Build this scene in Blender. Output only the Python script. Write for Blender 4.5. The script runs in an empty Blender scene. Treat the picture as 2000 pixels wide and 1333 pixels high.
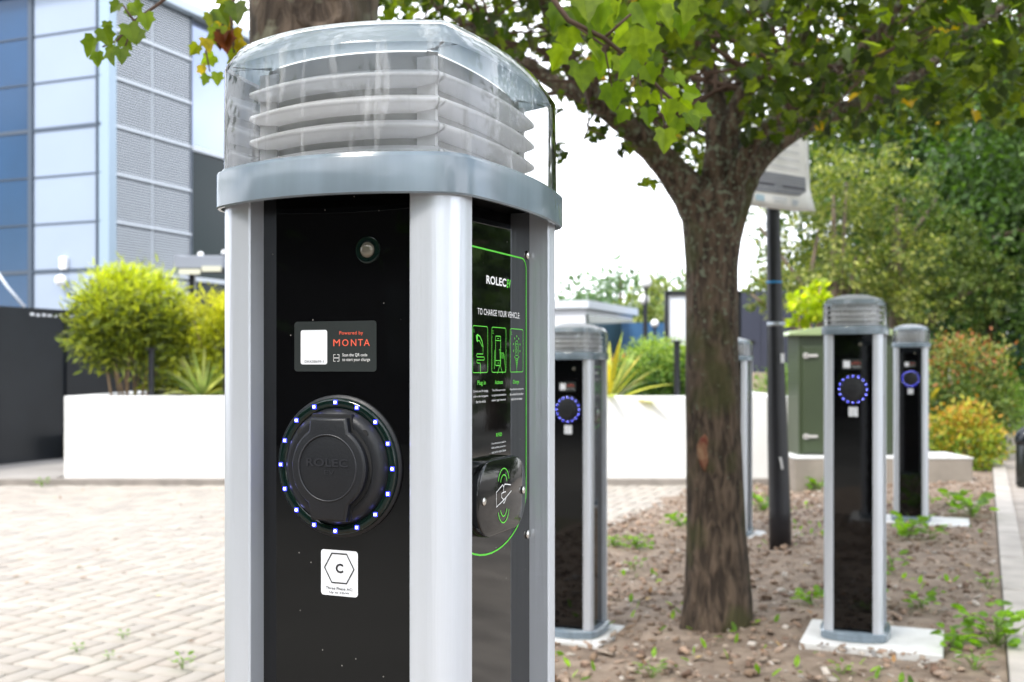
import bpy, math, random
import numpy as np
from mathutils import Vector, Matrix
random.seed(7); RNG = np.random.default_rng(7)
S = bpy.context.scene
COL = S.collection
R = math.radians

# ------------------------------------------------------------------ camera
F = 2122.0                       # focal length in pixels of the 2000 px wide photograph
CZ = 1.033
cam = bpy.data.cameras.new('Camera'); camo = bpy.data.objects.new('Camera', cam); COL.objects.link(camo)
camo.location = (0, 0, CZ); camo.rotation_euler = (R(90), 0, 0)
cam.sensor_width = 36; cam.lens = 36 * F / 2000; cam.shift_y = 45.5 / 2000
cam.clip_start = 0.02; cam.clip_end = 900
cam.dof.use_dof = True; cam.dof.focus_distance = 0.86; cam.dof.aperture_fstop = 11.5
S.camera = camo

# ------------------------------------------------------------------ world, sun, exposure
SUN_EL, SUN_AZ = R(52), R(222)   # azimuth clockwise from +Y: behind the camera, to the left
W = bpy.data.worlds.new('World'); S.world = W; W.use_nodes = True
nt = W.node_tree; nt.nodes.clear()
out = nt.nodes.new('ShaderNodeOutputWorld'); bg = nt.nodes.new('ShaderNodeBackground')
sky = nt.nodes.new('ShaderNodeTexSky'); sky.sky_type = 'NISHITA'; sky.sun_disc = False
sky.sun_elevation = SUN_EL; sky.sun_rotation = SUN_AZ
tc = nt.nodes.new('ShaderNodeTexCoord'); noi = nt.nodes.new('ShaderNodeTexNoise')
noi.inputs['Scale'].default_value = 1.6; noi.inputs['Detail'].default_value = 6
rmp = nt.nodes.new('ShaderNodeValToRGB'); rmp.color_ramp.elements[0].position = 0.36; rmp.color_ramp.elements[1].position = 0.50
mixw = nt.nodes.new('ShaderNodeMix'); mixw.data_type = 'RGBA'
mixw.inputs['B'].default_value = (13.5, 14.0, 15.0, 1)      # bright cloud
nt.links.new(tc.outputs['Generated'], noi.inputs['Vector']); nt.links.new(noi.outputs['Fac'], rmp.inputs['Fac'])
nt.links.new(rmp.outputs['Color'], mixw.inputs['Factor']); nt.links.new(sky.outputs['Color'], mixw.inputs['A'])
nt.links.new(mixw.outputs['Result'], bg.inputs['Color']); nt.links.new(bg.outputs[0], out.inputs[0])
bg.inputs['Strength'].default_value = 0.10
sl = bpy.data.lights.new('Sun', 'SUN'); so = bpy.data.objects.new('Sun', sl); COL.objects.link(so)
sl.energy = 1.7; sl.angle = R(13); sl.color = (1.0, 0.95, 0.88)
sd = Vector((math.sin(SUN_AZ) * math.cos(SUN_EL), math.cos(SUN_AZ) * math.cos(SUN_EL), math.sin(SUN_EL)))
so.rotation_euler = sd.to_track_quat('Z', 'Y').to_euler()
so.location = (-6, -6, 12)
S.view_settings.view_transform = 'Standard'; S.view_settings.look = 'None'
S.view_settings.exposure = 1.38; S.view_settings.gamma = 1.0
S.render.engine = 'CYCLES'; S.cycles.use_denoising = True
S.cycles.max_bounces = 8; S.cycles.transparent_max_bounces = 24; S.cycles.caustics_reflective = False; S.cycles.caustics_refractive = False

# ------------------------------------------------------------------ helpers
TH = R(22.0); E1 = Vector((math.cos(TH), -math.sin(TH), 0)); E2 = Vector((math.sin(TH), math.cos(TH), 0))
def at(x, y, Y):                 # photo pixel at depth Y -> a point in the place
    return Vector(((x - 1000) / F * Y, Y, CZ + (712 - y) / F * Y))

def tag(o, label=None, cat=None, group=None, kind=None):
    if label: o['label'] = label
    if cat: o['category'] = cat
    if group: o['group'] = group
    if kind: o['kind'] = kind
    return o
def empty(name, loc, rz=0, label=None, cat=None, group=None):
    o = bpy.data.objects.new(name, None); COL.objects.link(o); o.location = loc; o.rotation_euler = (0, 0, rz)
    o.empty_display_size = .1
    return tag(o, label, cat, group)
def link(name, me, mat, parent=None, label=None):
    o = bpy.data.objects.new(name, me); COL.objects.link(o)
    if mat is not None and not me.materials: me.materials.append(mat)
    if parent is not None: o.parent = parent
    if label: o['label'] = label
    return o
def copy_tree(o, parent=None):
    c = o.copy(); COL.objects.link(c)
    if parent is not None: c.parent = parent
    for ch in list(o.children): copy_tree(ch, c)
    return c

class MB:
    def __init__(s): s.v = []; s.f = []
    def add(s, vs, fs):
        n = len(s.v); s.v += [tuple(v) for v in vs]; s.f += [tuple(i + n for i in f) for f in fs]; return s
    def box(s, c, d, rz=0, M=None):
        hx, hy, hz = d[0] / 2, d[1] / 2, d[2] / 2; cs, sn = math.cos(rz), math.sin(rz); vs = []
        for z in (-hz, hz):
            for x, y in ((-hx, -hy), (hx, -hy), (hx, hy), (-hx, hy)):
                p = Vector((c[0] + x * cs - y * sn, c[1] + x * sn + y * cs, c[2] + z))
                vs.append(M @ p if M else p)
        return s.add(vs, [(3, 2, 1, 0), (4, 5, 6, 7), (0, 1, 5, 4), (1, 2, 6, 5), (2, 3, 7, 6), (3, 0, 4, 7)])
    def rings(s, rs, cap0=True, cap1=True):          # list of closed rings of equal length
        n = len(rs[0]); b = len(s.v); fs = []
        for r in rs: s.v += [tuple(p) for p in r]
        for k in range(len(rs) - 1):
            for i in range(n):
                j = (i + 1) % n; fs.append((b + k * n + i, b + k * n + j, b + (k + 1) * n + j, b + (k + 1) * n + i))
        if cap0: fs.append(tuple(b + i for i in reversed(range(n))))
        if cap1: fs.append(tuple(b + (len(rs) - 1) * n + i for i in range(n)))
        s.f += fs; return s
    def prism(s, poly, z0, z1): return s.rings([[(x, y, z0) for x, y in poly], [(x, y, z1) for x, y in poly]])
    def tube(s, pts, rad, n=10, jit=0.0, cap=True):
        pts = [Vector(p) for p in pts]; rs = []; up = Vector((0, 0, 1)); ref = None
        for k, p in enumerate(pts):
            d = (pts[min(k + 1, len(pts) - 1)] - pts[max(k - 1, 0)]).normalized()
            a = d.cross(up) if ref is None else ref - d * ref.dot(d)
            if a.length < .05: a = Vector((1, 0, 0)) - d * d.x
            a.normalize(); ref = a; b = d.cross(a); r = rad[k] if hasattr(rad, '__len__') else rad
            rs.append([p + (a * math.cos(t) + b * math.sin(t)) * r * (1 + jit * random.uniform(-1, 1)) for t in [2 * math.pi * i / n for i in range(n)]])
        return s.rings(rs, cap, cap)
    def lathe(s, prof, c=(0, 0, 0), n=24, axis='z'):
        rs = []
        for r, h in prof:
            ring = []
            for i in range(n):
                t = 2 * math.pi * i / n; x, y = r * math.cos(t), r * math.sin(t)
                ring.append((c[0] + x, c[1] + y, c[2] + h) if axis == 'z' else (c[0] + x, c[1] - h, c[2] + y) if axis == 'y' else (c[0] + h, c[1] + x, c[2] + y))
            rs.append(ring)
        return s.rings(rs)
    def build(s, name, mat, parent=None, smooth=False, label=None, bevel=0):
        me = bpy.data.meshes.new(name); me.from_pydata(s.v, [], s.f); me.update()
        o = link(name, me, mat, parent, label)
        if smooth:
            for p in me.polygons: p.use_smooth = True
            if smooth == 'auto':
                import bmesh
                bm = bmesh.new(); bm.from_mesh(me)
                bmesh.ops.recalc_face_normals(bm, faces=bm.faces)
                for e in bm.edges:
                    if len(e.link_faces) == 2 and e.calc_face_angle(0) > R(38): e.smooth = False
                bm.to_mesh(me); bm.free()
        if bevel:
            m = o.modifiers.new('Bevel', 'BEVEL'); m.width = bevel; m.segments = 2; m.limit_method = 'ANGLE'
        return o

def np_mesh(name, V, polys, mat, parent=None, tint=None, smooth=False):
    """polys: (M,k) index array; tint: (M,3) colours per face"""
    me = bpy.data.meshes.new(name); M, k = polys.shape
    me.vertices.add(len(V)); me.vertices.foreach_set('co', np.asarray(V, np.float32).ravel())
    me.loops.add(M * k); me.loops.foreach_set('vertex_index', polys.astype(np.int32).ravel())
    me.polygons.add(M); me.polygons.foreach_set('loop_start', np.arange(0, M * k, k, dtype=np.int32))
    try: me.polygons.foreach_set('loop_total', np.full(M, k, dtype=np.int32))
    except Exception: pass
    me.update(calc_edges=True); me.validate()
    if tint is not None and len(me.polygons) == M:
        a = me.attributes.new('tint', 'FLOAT_COLOR', 'FACE')
        c = np.ones((M, 4), np.float32); c[:, :3] = tint; a.data.foreach_set('color', c.ravel())
    if smooth: me.polygons.foreach_set('use_smooth', np.ones(M, bool))
    return link(name, me, mat, parent)

LEAF = {
 'maple': [(0, 0), (.22, -.10), (.47, .04), (.40, .24), (.54, .50), (.32, .56), (.20, .78), (0, 1.0)],
 'broad': [(0, 0), (.22, .08), (.36, .35), (.33, .60), (.20, .85), (0, 1.0)],
 'oval': [(0, 0), (.18, .2), (.24, .5), (.14, .82), (0, 1.0)],
 'thin': [(0, 0), (.07, .2), (.08, .55), (0, 1.0)],
}
def leaves(name, P, D, N, size, tint, shape, mat, parent=None, fold=.25, curl=.0):
    P, D, N = [np.asarray(a, float) for a in (P, D, N)]; n = len(P)
    size = np.broadcast_to(np.asarray(size, float), (n,)); tint = np.asarray(tint, float)
    D = D / np.linalg.norm(D, axis=1)[:, None]; Sd = np.cross(D, N); Sd /= np.linalg.norm(Sd, axis=1)[:, None] + 1e-9; N = np.cross(Sd, D)
    h = LEAF[shape]; k = len(h)
    T = np.array([(x, y, fold * x - curl * y * y) for x, y in h] + [(-x, y, fold * x - curl * y * y) for x, y in reversed(h)])
    V = P[:, None] + size[:, None, None] * (T[None, :, 0:1] * Sd[:, None] + T[None, :, 1:2] * D[:, None] + T[None, :, 2:3] * N[:, None])
    V = V.reshape(-1, 3); b = (np.arange(n) * 2 * k)[:, None]
    pa = b + np.arange(k)[None]; pb = b + k + np.arange(k)[None]
    polys = np.stack([pa, pb], 1).reshape(-1, k); tt = np.repeat(tint, 2, 0)
    return np_mesh(name, V, polys, mat, parent, tt)
def rdir(n, up=0.0, spread=1.0):
    d = RNG.normal(size=(n, 3)) * spread; d[:, 2] += up; return d / (np.linalg.norm(d, axis=1)[:, None] + 1e-9)
def palette(n, cols, var=.18):
    c = np.array(cols)[RNG.integers(0, len(cols), n)]; return np.clip(c * (1 + RNG.normal(size=(n, 1)) * var), .003, 1)
def clumps(n, ells, per=40, sig=.12, shell=.75):
    """points in clumps spread through a union of ellipsoids (centre, radii)"""
    vol = np.array([r[0] * r[1] * r[2] for _, r in ells]); out = []; nc = max(1, n // per)
    idx = RNG.choice(len(ells), nc, p=vol / vol.sum())
    for i in idx:
        c, r = ells[i]; d = RNG.normal(size=3); d /= np.linalg.norm(d); q = RNG.uniform(shell, 1) if RNG.random() < .75 else RNG.uniform(.2, 1)
        cc = np.array(c) + d * np.array(r) * q; m = max(3, int(per * RNG.uniform(.6, 1.4)))
        out.append(cc + RNG.normal(size=(m, 3)) * sig * min(r) * np.array([1, 1, .7]))
    return np.concatenate(out)[:n]

# ------------------------------------------------------------------ materials
def mat(name, col=(.5, .5, .5), rough=.5, metal=0.0, spec=.5, noise=0, nscale=8, col2=None, bump=0, bscale=20, stretch=None, emit=None, coat=0, estr=1):
    m = bpy.data.materials.new(name); m.use_nodes = True; t = m.node_tree; p = t.nodes['Principled BSDF']
    p.inputs['Base Color'].default_value = (*col, 1); p.inputs['Roughness'].default_value = rough; p.inputs['Metallic'].default_value = metal
    p.inputs['Specular IOR Level'].default_value = spec; p.inputs['Coat Weight'].default_value = coat
    co = t.nodes.new('ShaderNodeTexCoord'); vec = co.outputs['Object']
    if stretch:
        mp = t.nodes.new('ShaderNodeMapping'); mp.inputs['Scale'].default_value = stretch; t.links.new(vec, mp.inputs[0]); vec = mp.outputs[0]
    if noise or col2:
        n = t.nodes.new('ShaderNodeTexNoise'); n.inputs['Scale'].default_value = nscale; n.inputs['Detail'].default_value = 5; t.links.new(vec, n.inputs['Vector'])
        r = t.nodes.new('ShaderNodeValToRGB'); r.color_ramp.elements[0].position = .35; r.color_ramp.elements[1].position = .65
        c2 = col2 or tuple(c * (1 - noise) for c in col)
        r.color_ramp.elements[0].color = (*col, 1); r.color_ramp.elements[1].color = (*c2, 1)
        t.links.new(n.outputs['Fac'], r.inputs['Fac']); t.links.new(r.outputs['Color'], p.inputs['Base Color'])
    if bump:
        n2 = t.nodes.new('ShaderNodeTexNoise'); n2.inputs['Scale'].default_value = bscale; n2.inputs['Detail'].default_value = 6; t.links.new(vec, n2.inputs['Vector'])
        b = t.nodes.new('ShaderNodeBump'); b.inputs['Strength'].default_value = bump; b.inputs['Distance'].default_value = .01
        t.links.new(n2.outputs['Fac'], b.inputs['Height']); t.links.new(b.outputs[0], p.inputs['Normal'])
    if emit: p.inputs['Emission Color'].default_value = (*emit, 1); p.inputs['Emission Strength'].default_value = estr
    return m
def leafmat(name, trans=.45, rough=.45, glow=(1.0, 1.15, .35)):
    m = bpy.data.materials.new(name); m.use_nodes = True; t = m.node_tree; p = t.nodes['Principled BSDF']
    a0 = t.nodes.new('ShaderNodeAttribute'); a0.attribute_name = 'tint'
    co = t.nodes.new('ShaderNodeTexCoord'); nz = t.nodes.new('ShaderNodeTexNoise'); nz.inputs['Scale'].default_value = 55; nz.inputs['Detail'].default_value = 4; t.links.new(co.outputs['Object'], nz.inputs['Vector'])
    rp = t.nodes.new('ShaderNodeValToRGB'); rp.color_ramp.elements[0].position = .35; rp.color_ramp.elements[1].position = .68; rp.color_ramp.elements[0].color = (.62, .66, .60, 1); rp.color_ramp.elements[1].color = (1.15, 1.12, 1.0, 1); t.links.new(nz.outputs['Fac'], rp.inputs['Fac'])
    a = t.nodes.new('ShaderNodeMix'); a.data_type = 'RGBA'; a.blend_type = 'MULTIPLY'; a.inputs['Factor'].default_value = 1; t.links.new(a0.outputs['Color'], a.inputs['A']); t.links.new(rp.outputs['Color'], a.inputs['B'])
    t.links.new(a.outputs['Result'], p.inputs['Base Color'])
    p.inputs['Roughness'].default_value = rough; p.inputs['Specular IOR Level'].default_value = .35
    tr = t.nodes.new('ShaderNodeBsdfTranslucent'); ml = t.nodes.new('ShaderNodeMix'); ml.data_type = 'RGBA'; ml.blend_type = 'MULTIPLY'; ml.inputs['Factor'].default_value = 1
    ml.inputs['B'].default_value = (*[g * 1.6 for g in glow], 1); t.links.new(a.outputs['Result'], ml.inputs['A']); t.links.new(ml.outputs['Result'], tr.inputs['Color'])
    mx = t.nodes.new('ShaderNodeMixShader'); mx.inputs[0].default_value = trans
    t.links.new(p.outputs[0], mx.inputs[1]); t.links.new(tr.outputs[0], mx.inputs[2]); t.links.new(mx.outputs[0], t.nodes['Material Output'].inputs[0])
    return m
def tintmat(name, rough=.9, bump=0, bscale=60):
    m = mat(name, rough=rough, bump=bump, bscale=bscale); t = m.node_tree
    a = t.nodes.new('ShaderNodeAttribute'); a.attribute_name = 'tint'; t.links.new(a.outputs['Color'], t.nodes['Principled BSDF'].inputs['Base Color'])
    return m
def barkmat(name, c1, c2, c3, moss=(.05, .07, .02), zs=.22, sc=26, lz=34):
    m = mat(name, c1, .95); t = m.node_tree; p = t.nodes['Principled BSDF']; co = t.nodes.new('ShaderNodeTexCoord')
    mp = t.nodes.new('ShaderNodeMapping'); mp.inputs['Scale'].default_value = (1, 1, zs); t.links.new(co.outputs['Object'], mp.inputs[0])
    n = t.nodes.new('ShaderNodeTexNoise'); n.inputs['Scale'].default_value = sc; n.inputs['Detail'].default_value = 8; n.inputs['Distortion'].default_value = .6
    t.links.new(mp.outputs[0], n.inputs['Vector'])
    r = t.nodes.new('ShaderNodeValToRGB'); r.color_ramp.elements[0].position = .38; r.color_ramp.elements[1].position = .62
    r.color_ramp.elements[0].color = (*c1, 1); r.color_ramp.elements[1].color = (*c2, 1); t.links.new(n.outputs['Fac'], r.inputs['Fac'])
    n2 = t.nodes.new('ShaderNodeTexNoise'); n2.inputs['Scale'].default_value = lz; n2.inputs['Detail'].default_value = 3; t.links.new(co.outputs['Object'], n2.inputs['Vector'])
    sep = t.nodes.new('ShaderNodeSeparateXYZ'); t.links.new(co.outputs['Object'], sep.inputs[0])
    # lichen grows on the upper part of the stem
    ma = t.nodes.new('ShaderNodeMath'); ma.operation = 'MULTIPLY_ADD'; ma.inputs[1].default_value = .13; ma.inputs[2].default_value = -.19; t.links.new(sep.outputs[2], ma.inputs[0])
    mc = t.nodes.new('ShaderNodeMath'); mc.operation = 'MINIMUM'; mc.inputs[1].default_value = .03; t.links.new(ma.outputs[0], mc.inputs[0])
    ad = t.nodes.new('ShaderNodeMath'); ad.operation = 'ADD'; t.links.new(n2.outputs['Fac'], ad.inputs[0]); t.links.new(mc.outputs[0], ad.inputs[1])
    r2 = t.nodes.new('ShaderNodeValToRGB'); r2.color_ramp.elements[0].position = .56; r2.color_ramp.elements[1].position = .66; t.links.new(ad.outputs[0], r2.inputs['Fac'])
    mx = t.nodes.new('ShaderNodeMix'); mx.data_type = 'RGBA'; mx.inputs['B'].default_value = (*c3, 1)
    t.links.new(r.outputs['Color'], mx.inputs['A']); t.links.new(r2.outputs['Color'], mx.inputs['Factor'])
    n3 = t.nodes.new('ShaderNodeTexNoise'); n3.inputs['Scale'].default_value = 5; t.links.new(co.outputs['Object'], n3.inputs['Vector'])
    r3 = t.nodes.new('ShaderNodeValToRGB'); r3.color_ramp.elements[0].position = .52; r3.color_ramp.elements[1].position = .64; r3.color_ramp.elements[1].color = (.7, .7, .7, 1); t.links.new(n3.outputs['Fac'], r3.inputs['Fac'])
    mx2 = t.nodes.new('ShaderNodeMix'); mx2.data_type = 'RGBA'; mx2.inputs['B'].default_value = (*moss, 1)
    t.links.new(mx.outputs['Result'], mx2.inputs['A']); t.links.new(r3.outputs['Color'], mx2.inputs['Factor']); t.links.new(mx2.outputs['Result'], p.inputs['Base Color'])
    b = t.nodes.new('ShaderNodeBump'); b.inputs['Strength'].default_value = 1.0; b.inputs['Distance'].default_value = .03
    t.links.new(n.outputs['Fac'], b.inputs['Height']); t.links.new(b.outputs[0], p.inputs['Normal'])
    return m

M_ALU = mat('anodised_aluminium', (.64, .675, .735), .34, .4, bump=.06, bscale=260, noise=.10, nscale=30, stretch=(1, 1, .03))
M_WALL = mat('grey_profile', (.30, .32, .34), .42, .5)
M_BAND = mat('grey_plastic', (.19, .24, .285), .16, 0, .6, noise=.25, nscale=30, stretch=(1, 1, .12))
M_WHITEP = mat('white_plastic', (.90, .90, .92), .22, 0, .7)
M_CORE = mat('lamp_core', (.42, .42, .42), .5)
M_DARK = mat('dark_cavity', (.01, .01, .011), .7)
def opal(name, col, k):                  # pale plastic that lets daylight through
    m = mat(name, col, .25, 0, .6); t = m.node_tree; p = t.nodes['Principled BSDF']; tr = t.nodes.new('ShaderNodeBsdfTranslucent'); tr.inputs[0].default_value = (*col, 1)
    mx = t.nodes.new('ShaderNodeMixShader'); mx.inputs[0].default_value = k; t.links.new(p.outputs[0], mx.inputs[1]); t.links.new(tr.outputs[0], mx.inputs[2]); t.links.new(mx.outputs[0], t.nodes['Material Output'].inputs[0]); return m
M_LID = opal('lid_opal', (.93, .94, .95), .7)
M_WHITEP = opal('white_opal', (.96, .96, .97), .5)
M_SOCK = mat('black_rubber', (.012, .013, .016), .42, 0, .4, bump=.05, bscale=400)
M_RING = mat('smoked_ring', (.004, .012, .010), .06, 0, .5)
M_LED = mat('led', (.02, .02, .5), .5, emit=(.03, .035, 1.0), estr=3.6)
M_LEDC = mat('led_core', (.8, .8, 1), .5, emit=(.55, .57, 1.0), estr=5)
M_STK = mat('sticker_grey', (.030, .035, .035), .25, bump=.1, bscale=60)
M_WHITE = mat('sticker_white', (.80, .82, .86), .35)
M_TXTW = mat('text_white', (.85, .85, .85), .5)
M_TXTB = mat('text_black', (.012, .012, .015), .5)
M_CORAL = mat('text_coral', (.85, .13, .07), .5)
M_GREEN = mat('line_green', (.11, .68, .04), .5)
M_LETTER = mat('embossed_black', (.022, .023, .028), .35)
M_STEEL = mat('stainless', (.62, .60, .57), .18, 1.0)
M_LENS = mat('sensor_lens', (.22, .20, .16), .12, .3)
M_CONC = mat('white_concrete', (.66, .66, .65), .85, noise=.12, nscale=14, bump=.3, bscale=60)
def glossblack():
    m = mat('gloss_black_panel', (.0022, .0023, .0026), .035, 0, .55); t = m.node_tree; p = t.nodes['Principled BSDF']
    co = t.nodes.new('ShaderNodeTexCoord'); v = t.nodes.new('ShaderNodeTexVoronoi'); v.inputs['Scale'].default_value = 75; t.links.new(co.outputs['Object'], v.inputs['Vector'])
    n = t.nodes.new('ShaderNodeTexNoise'); n.inputs['Scale'].default_value = 9; t.links.new(co.outputs['Object'], n.inputs['Vector'])
    r = t.nodes.new('ShaderNodeValToRGB'); r.color_ramp.elements[0].position = .025; r.color_ramp.elements[1].position = .05
    r.color_ramp.elements[0].color = (.30, .29, .27, 1); r.color_ramp.elements[1].color = (0, 0, 0, 1); t.links.new(v.outputs['Distance'], r.inputs['Fac'])
    r2 = t.nodes.new('ShaderNodeValToRGB'); r2.color_ramp.elements[0].position = .44; r2.color_ramp.elements[1].position = .52; t.links.new(n.outputs['Fac'], r2.inputs['Fac'])
    mu = t.nodes.new('ShaderNodeMix'); mu.data_type = 'RGBA'; mu.blend_type = 'MULTIPLY'; mu.inputs['Factor'].default_value = 1
    t.links.new(r.outputs['Color'], mu.inputs['A']); t.links.new(r2.outputs['Color'], mu.inputs['B'])
    ad = t.nodes.new('ShaderNodeMix'); ad.data_type = 'RGBA'; ad.blend_type = 'ADD'; ad.inputs['Factor'].default_value = 1; ad.inputs['B'].default_value = (.0025, .0026, .003, 1)
    t.links.new(mu.outputs['Result'], ad.inputs['A']); t.links.new(ad.outputs['Result'], p.inputs['Base Color'])
    n4 = t.nodes.new('ShaderNodeTexNoise'); n4.inputs['Scale'].default_value = 60; t.links.new(co.outputs['Object'], n4.inputs['Vector'])
    b = t.nodes.new('ShaderNodeBump'); b.inputs['Strength'].default_value = .012; b.inputs['Distance'].default_value = .002
    t.links.new(n4.outputs['Fac'], b.inputs['Height']); t.links.new(b.outputs[0], p.inputs['Normal'])
    return m
M_PANEL = glossblack()
def clearmat():
    m = bpy.data.materials.new('clear_polycarbonate'); m.use_nodes = True; t = m.node_tree; t.nodes.remove(t.nodes['Principled BSDF'])
    o = t.nodes['Material Output']; tr = t.nodes.new('ShaderNodeBsdfTransparent'); tr.inputs[0].default_value = (.99, .994, .998, 1)
    gl = t.nodes.new('ShaderNodeBsdfGlossy'); gl.inputs['Roughness'].default_value = .03
    fr = t.nodes.new('ShaderNodeFresnel'); fr.inputs['IOR'].default_value = 1.38
    mx = t.nodes.new('ShaderNodeMixShader'); t.links.new(fr.outputs[0], mx.inputs[0]); t.links.new(tr.outputs[0], mx.inputs[1]); t.links.new(gl.outputs[0], mx.inputs[2])
    df = t.nodes.new('ShaderNodeBsdfDiffuse'); df.inputs[0].default_value = (.85, .87, .9, 1)
    co = t.nodes.new('ShaderNodeTexCoord'); mp = t.nodes.new('ShaderNodeMapping'); mp.inputs['Scale'].default_value = (85, 85, 13); t.links.new(co.outputs['Object'], mp.inputs[0])
    n = t.nodes.new('ShaderNodeTexNoise'); n.inputs['Scale'].default_value = 1; n.inputs['Detail'].default_value = 3; t.links.new(mp.outputs[0], n.inputs['Vector'])
    r = t.nodes.new('ShaderNodeValToRGB'); r.color_ramp.elements[0].position = .56; r.color_ramp.elements[1].position = .74
    r.color_ramp.elements[0].color = (0, 0, 0, 1); r.color_ramp.elements[1].color = (.26, .26, .26, 1); t.links.new(n.outputs['Fac'], r.inputs['Fac'])
    mx2 = t.nodes.new('ShaderNodeMixShader'); t.links.new(r.outputs['Color'], mx2.inputs[0]); t.links.new(mx.outputs[0], mx2.inputs[1]); t.links.new(df.outputs[0], mx2.inputs[2])
    t.links.new(mx2.outputs[0], o.inputs[0]); return m
M_CLEAR = clearmat()
M_LEAF = leafmat('maple_leaf', .50, .45, (1.2, 1.25, .3))
M_LEAF2 = leafmat('hedge_leaf', .38, .5, (1.05, 1.0, .4))
M_SOILC = tintmat('chip', .95)

# ================================================================== SETTING
PADS = [(-.0975, .9498, -.18, .18, -.2, .2), (1.319, 4.173, -.185, .315, -.21, .19), (2.663, 7.25, -.20, .36, -.19, .20), (.271, 4.60, -.19, .17, -.20, .17), (1.473, 7.22, -.16, .19, -.18, .18)]
def onpad(X, Y, m=0):
    for cx, cy, x0, x1, y0, y1 in PADS:
        d = Vector((X - cx, Y - cy, 0)); a, b = d.dot(E1), d.dot(E2)
        if x0 - m < a < x1 + m and y0 - m < b < y1 + m: return True
    return False
def hsoil(X, Y):                 # height of the bed: level beside the kerb, sloping to the paving
    u = X * math.cos(R(23.5)) - Y * math.sin(R(23.5))
    return float(np.interp(u, [-2.5, -1.5, -.6, 0], [-.105, -.088, -.004, 0]))
UN = Vector((math.cos(R(23.5)), -math.sin(R(23.5)), 0)); VN = Vector((math.sin(R(23.5)), math.cos(R(23.5)), 0))
g = MB().add([(-300, -200, -.135), (300, -200, -.135), (300, 600, -.135), (-300, 600, -.135)], [(0, 1, 2, 3)]).build('ground', mat('far_ground', (.16, .15, .13), .95, noise=.3, nscale=.4)); tag(g, kind='structure')
# soil bed
nu, nv = 64, 150; V = np.zeros((nu * nv, 3)); k = 0
from mathutils import noise as mn
for j in range(nv):
    for i in range(nu):
        u = -2.55 + 2.62 * i / (nu - 1); v = -1.2 + 12.6 * j / (nv - 1); p = UN * u + VN * v
        edge = .10 * mn.noise(Vector((v * 1.1, 3, 0))) if i == 0 else 0
        p += UN * edge
        z = hsoil(p.x, p.y) + (.018 * mn.noise(Vector((p.x * 3, p.y * 3, 0))) + .012 * mn.noise(Vector((p.x * 11, p.y * 11, 2))) if 0 < i < nu - 2 else 0)
        if i == 0: z = -.135
        elif onpad(p.x, p.y, .03): z = hsoil(p.x, p.y) - .03
        V[k] = (p.x, p.y, z); k += 1
I = np.arange(nu * nv).reshape(nv, nu)
pol = np.stack([I[:-1, :-1], I[:-1, 1:], I[1:, 1:], I[1:, :-1]], -1).reshape(-1, 4)
soil = np_mesh('soil_bed', V, pol, mat('soil', (.155, .112, .080), .95, col2=(.275, .21, .158), nscale=9, bump=1.0, bscale=45), smooth=True); tag(soil, kind='structure')

# herringbone paving, each block modelled
def herring():
    w = .1; g_ = .006; z = -.100; Vs = []; Ps = []; Tn = []; n = 0
    cols = np.array([(.365, .33, .285), (.35, .315, .275), (.38, .345, .30), (.315, .285, .25), (.365, .32, .275)])
    for a in range(-90, 130):
        for b in range(-90, 90):
            for typ in (0, 1):
                cx, cy = a + 2 * b, a - 2 * b
                if typ == 0: x0, y0, x1, y1 = cx, cy, cx + 2, cy + 1
                else: x0, y0, x1, y1 = cx - 1, cy, cx, cy + 2
                mx_, my_ = (x0 + x1) / 2 * w, (y0 + y1) / 2 * w
                if abs(mx_) > 11 or abs(my_) > 14: continue
                p = E1 * mx_ + E2 * my_
                u = p.dot(UN)
                if p.y < 2.2 or p.y > 10.2 or p.x < -6.2 or p.x > 2.4 or u > -2.42: continue
                if p.x / p.y < -.56 or p.x / p.y > .28: continue
                dz = random.uniform(-.0015, .0015); X0, Y0, X1, Y1 = x0 * w + g_, y0 * w + g_, x1 * w - g_, y1 * w - g_; c = .005
                for zz, ins in ((z - .02, 0), (z - .004 + dz, 0), (z + dz, c)):
                    for x, y in ((X0 + ins, Y0 + ins), (X1 - ins, Y0 + ins), (X1 - ins, Y1 - ins), (X0 + ins, Y1 - ins)):
                        q = E1 * x + E2 * y; Vs.append((q.x, q.y, zz))
                for r0 in (0, 4):
                    for i in range(4): Ps.append((n + r0 + i, n + r0 + (i + 1) % 4, n + r0 + 4 + (i + 1) % 4, n + r0 + 4 + i))
                Ps.append((n + 8, n + 9, n + 10, n + 11)); n += 12
                Tn += [tuple(cols[random.randrange(5)] * random.uniform(.93, 1.05))] * 9
    return np_mesh('paving', np.array(Vs), np.array(Ps), tintmat('paver', .9, .35, 120), tint=np.array(Tn))
tag(herring(), kind='structure')
tag(MB().box((-4, 6, -.125), (24, 8.4, .022)).build('paving_joint_bed', mat('joint', (.13, .105, .07), .95, col2=(.08, .09, .04), nscale=7)), kind='structure')
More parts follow.
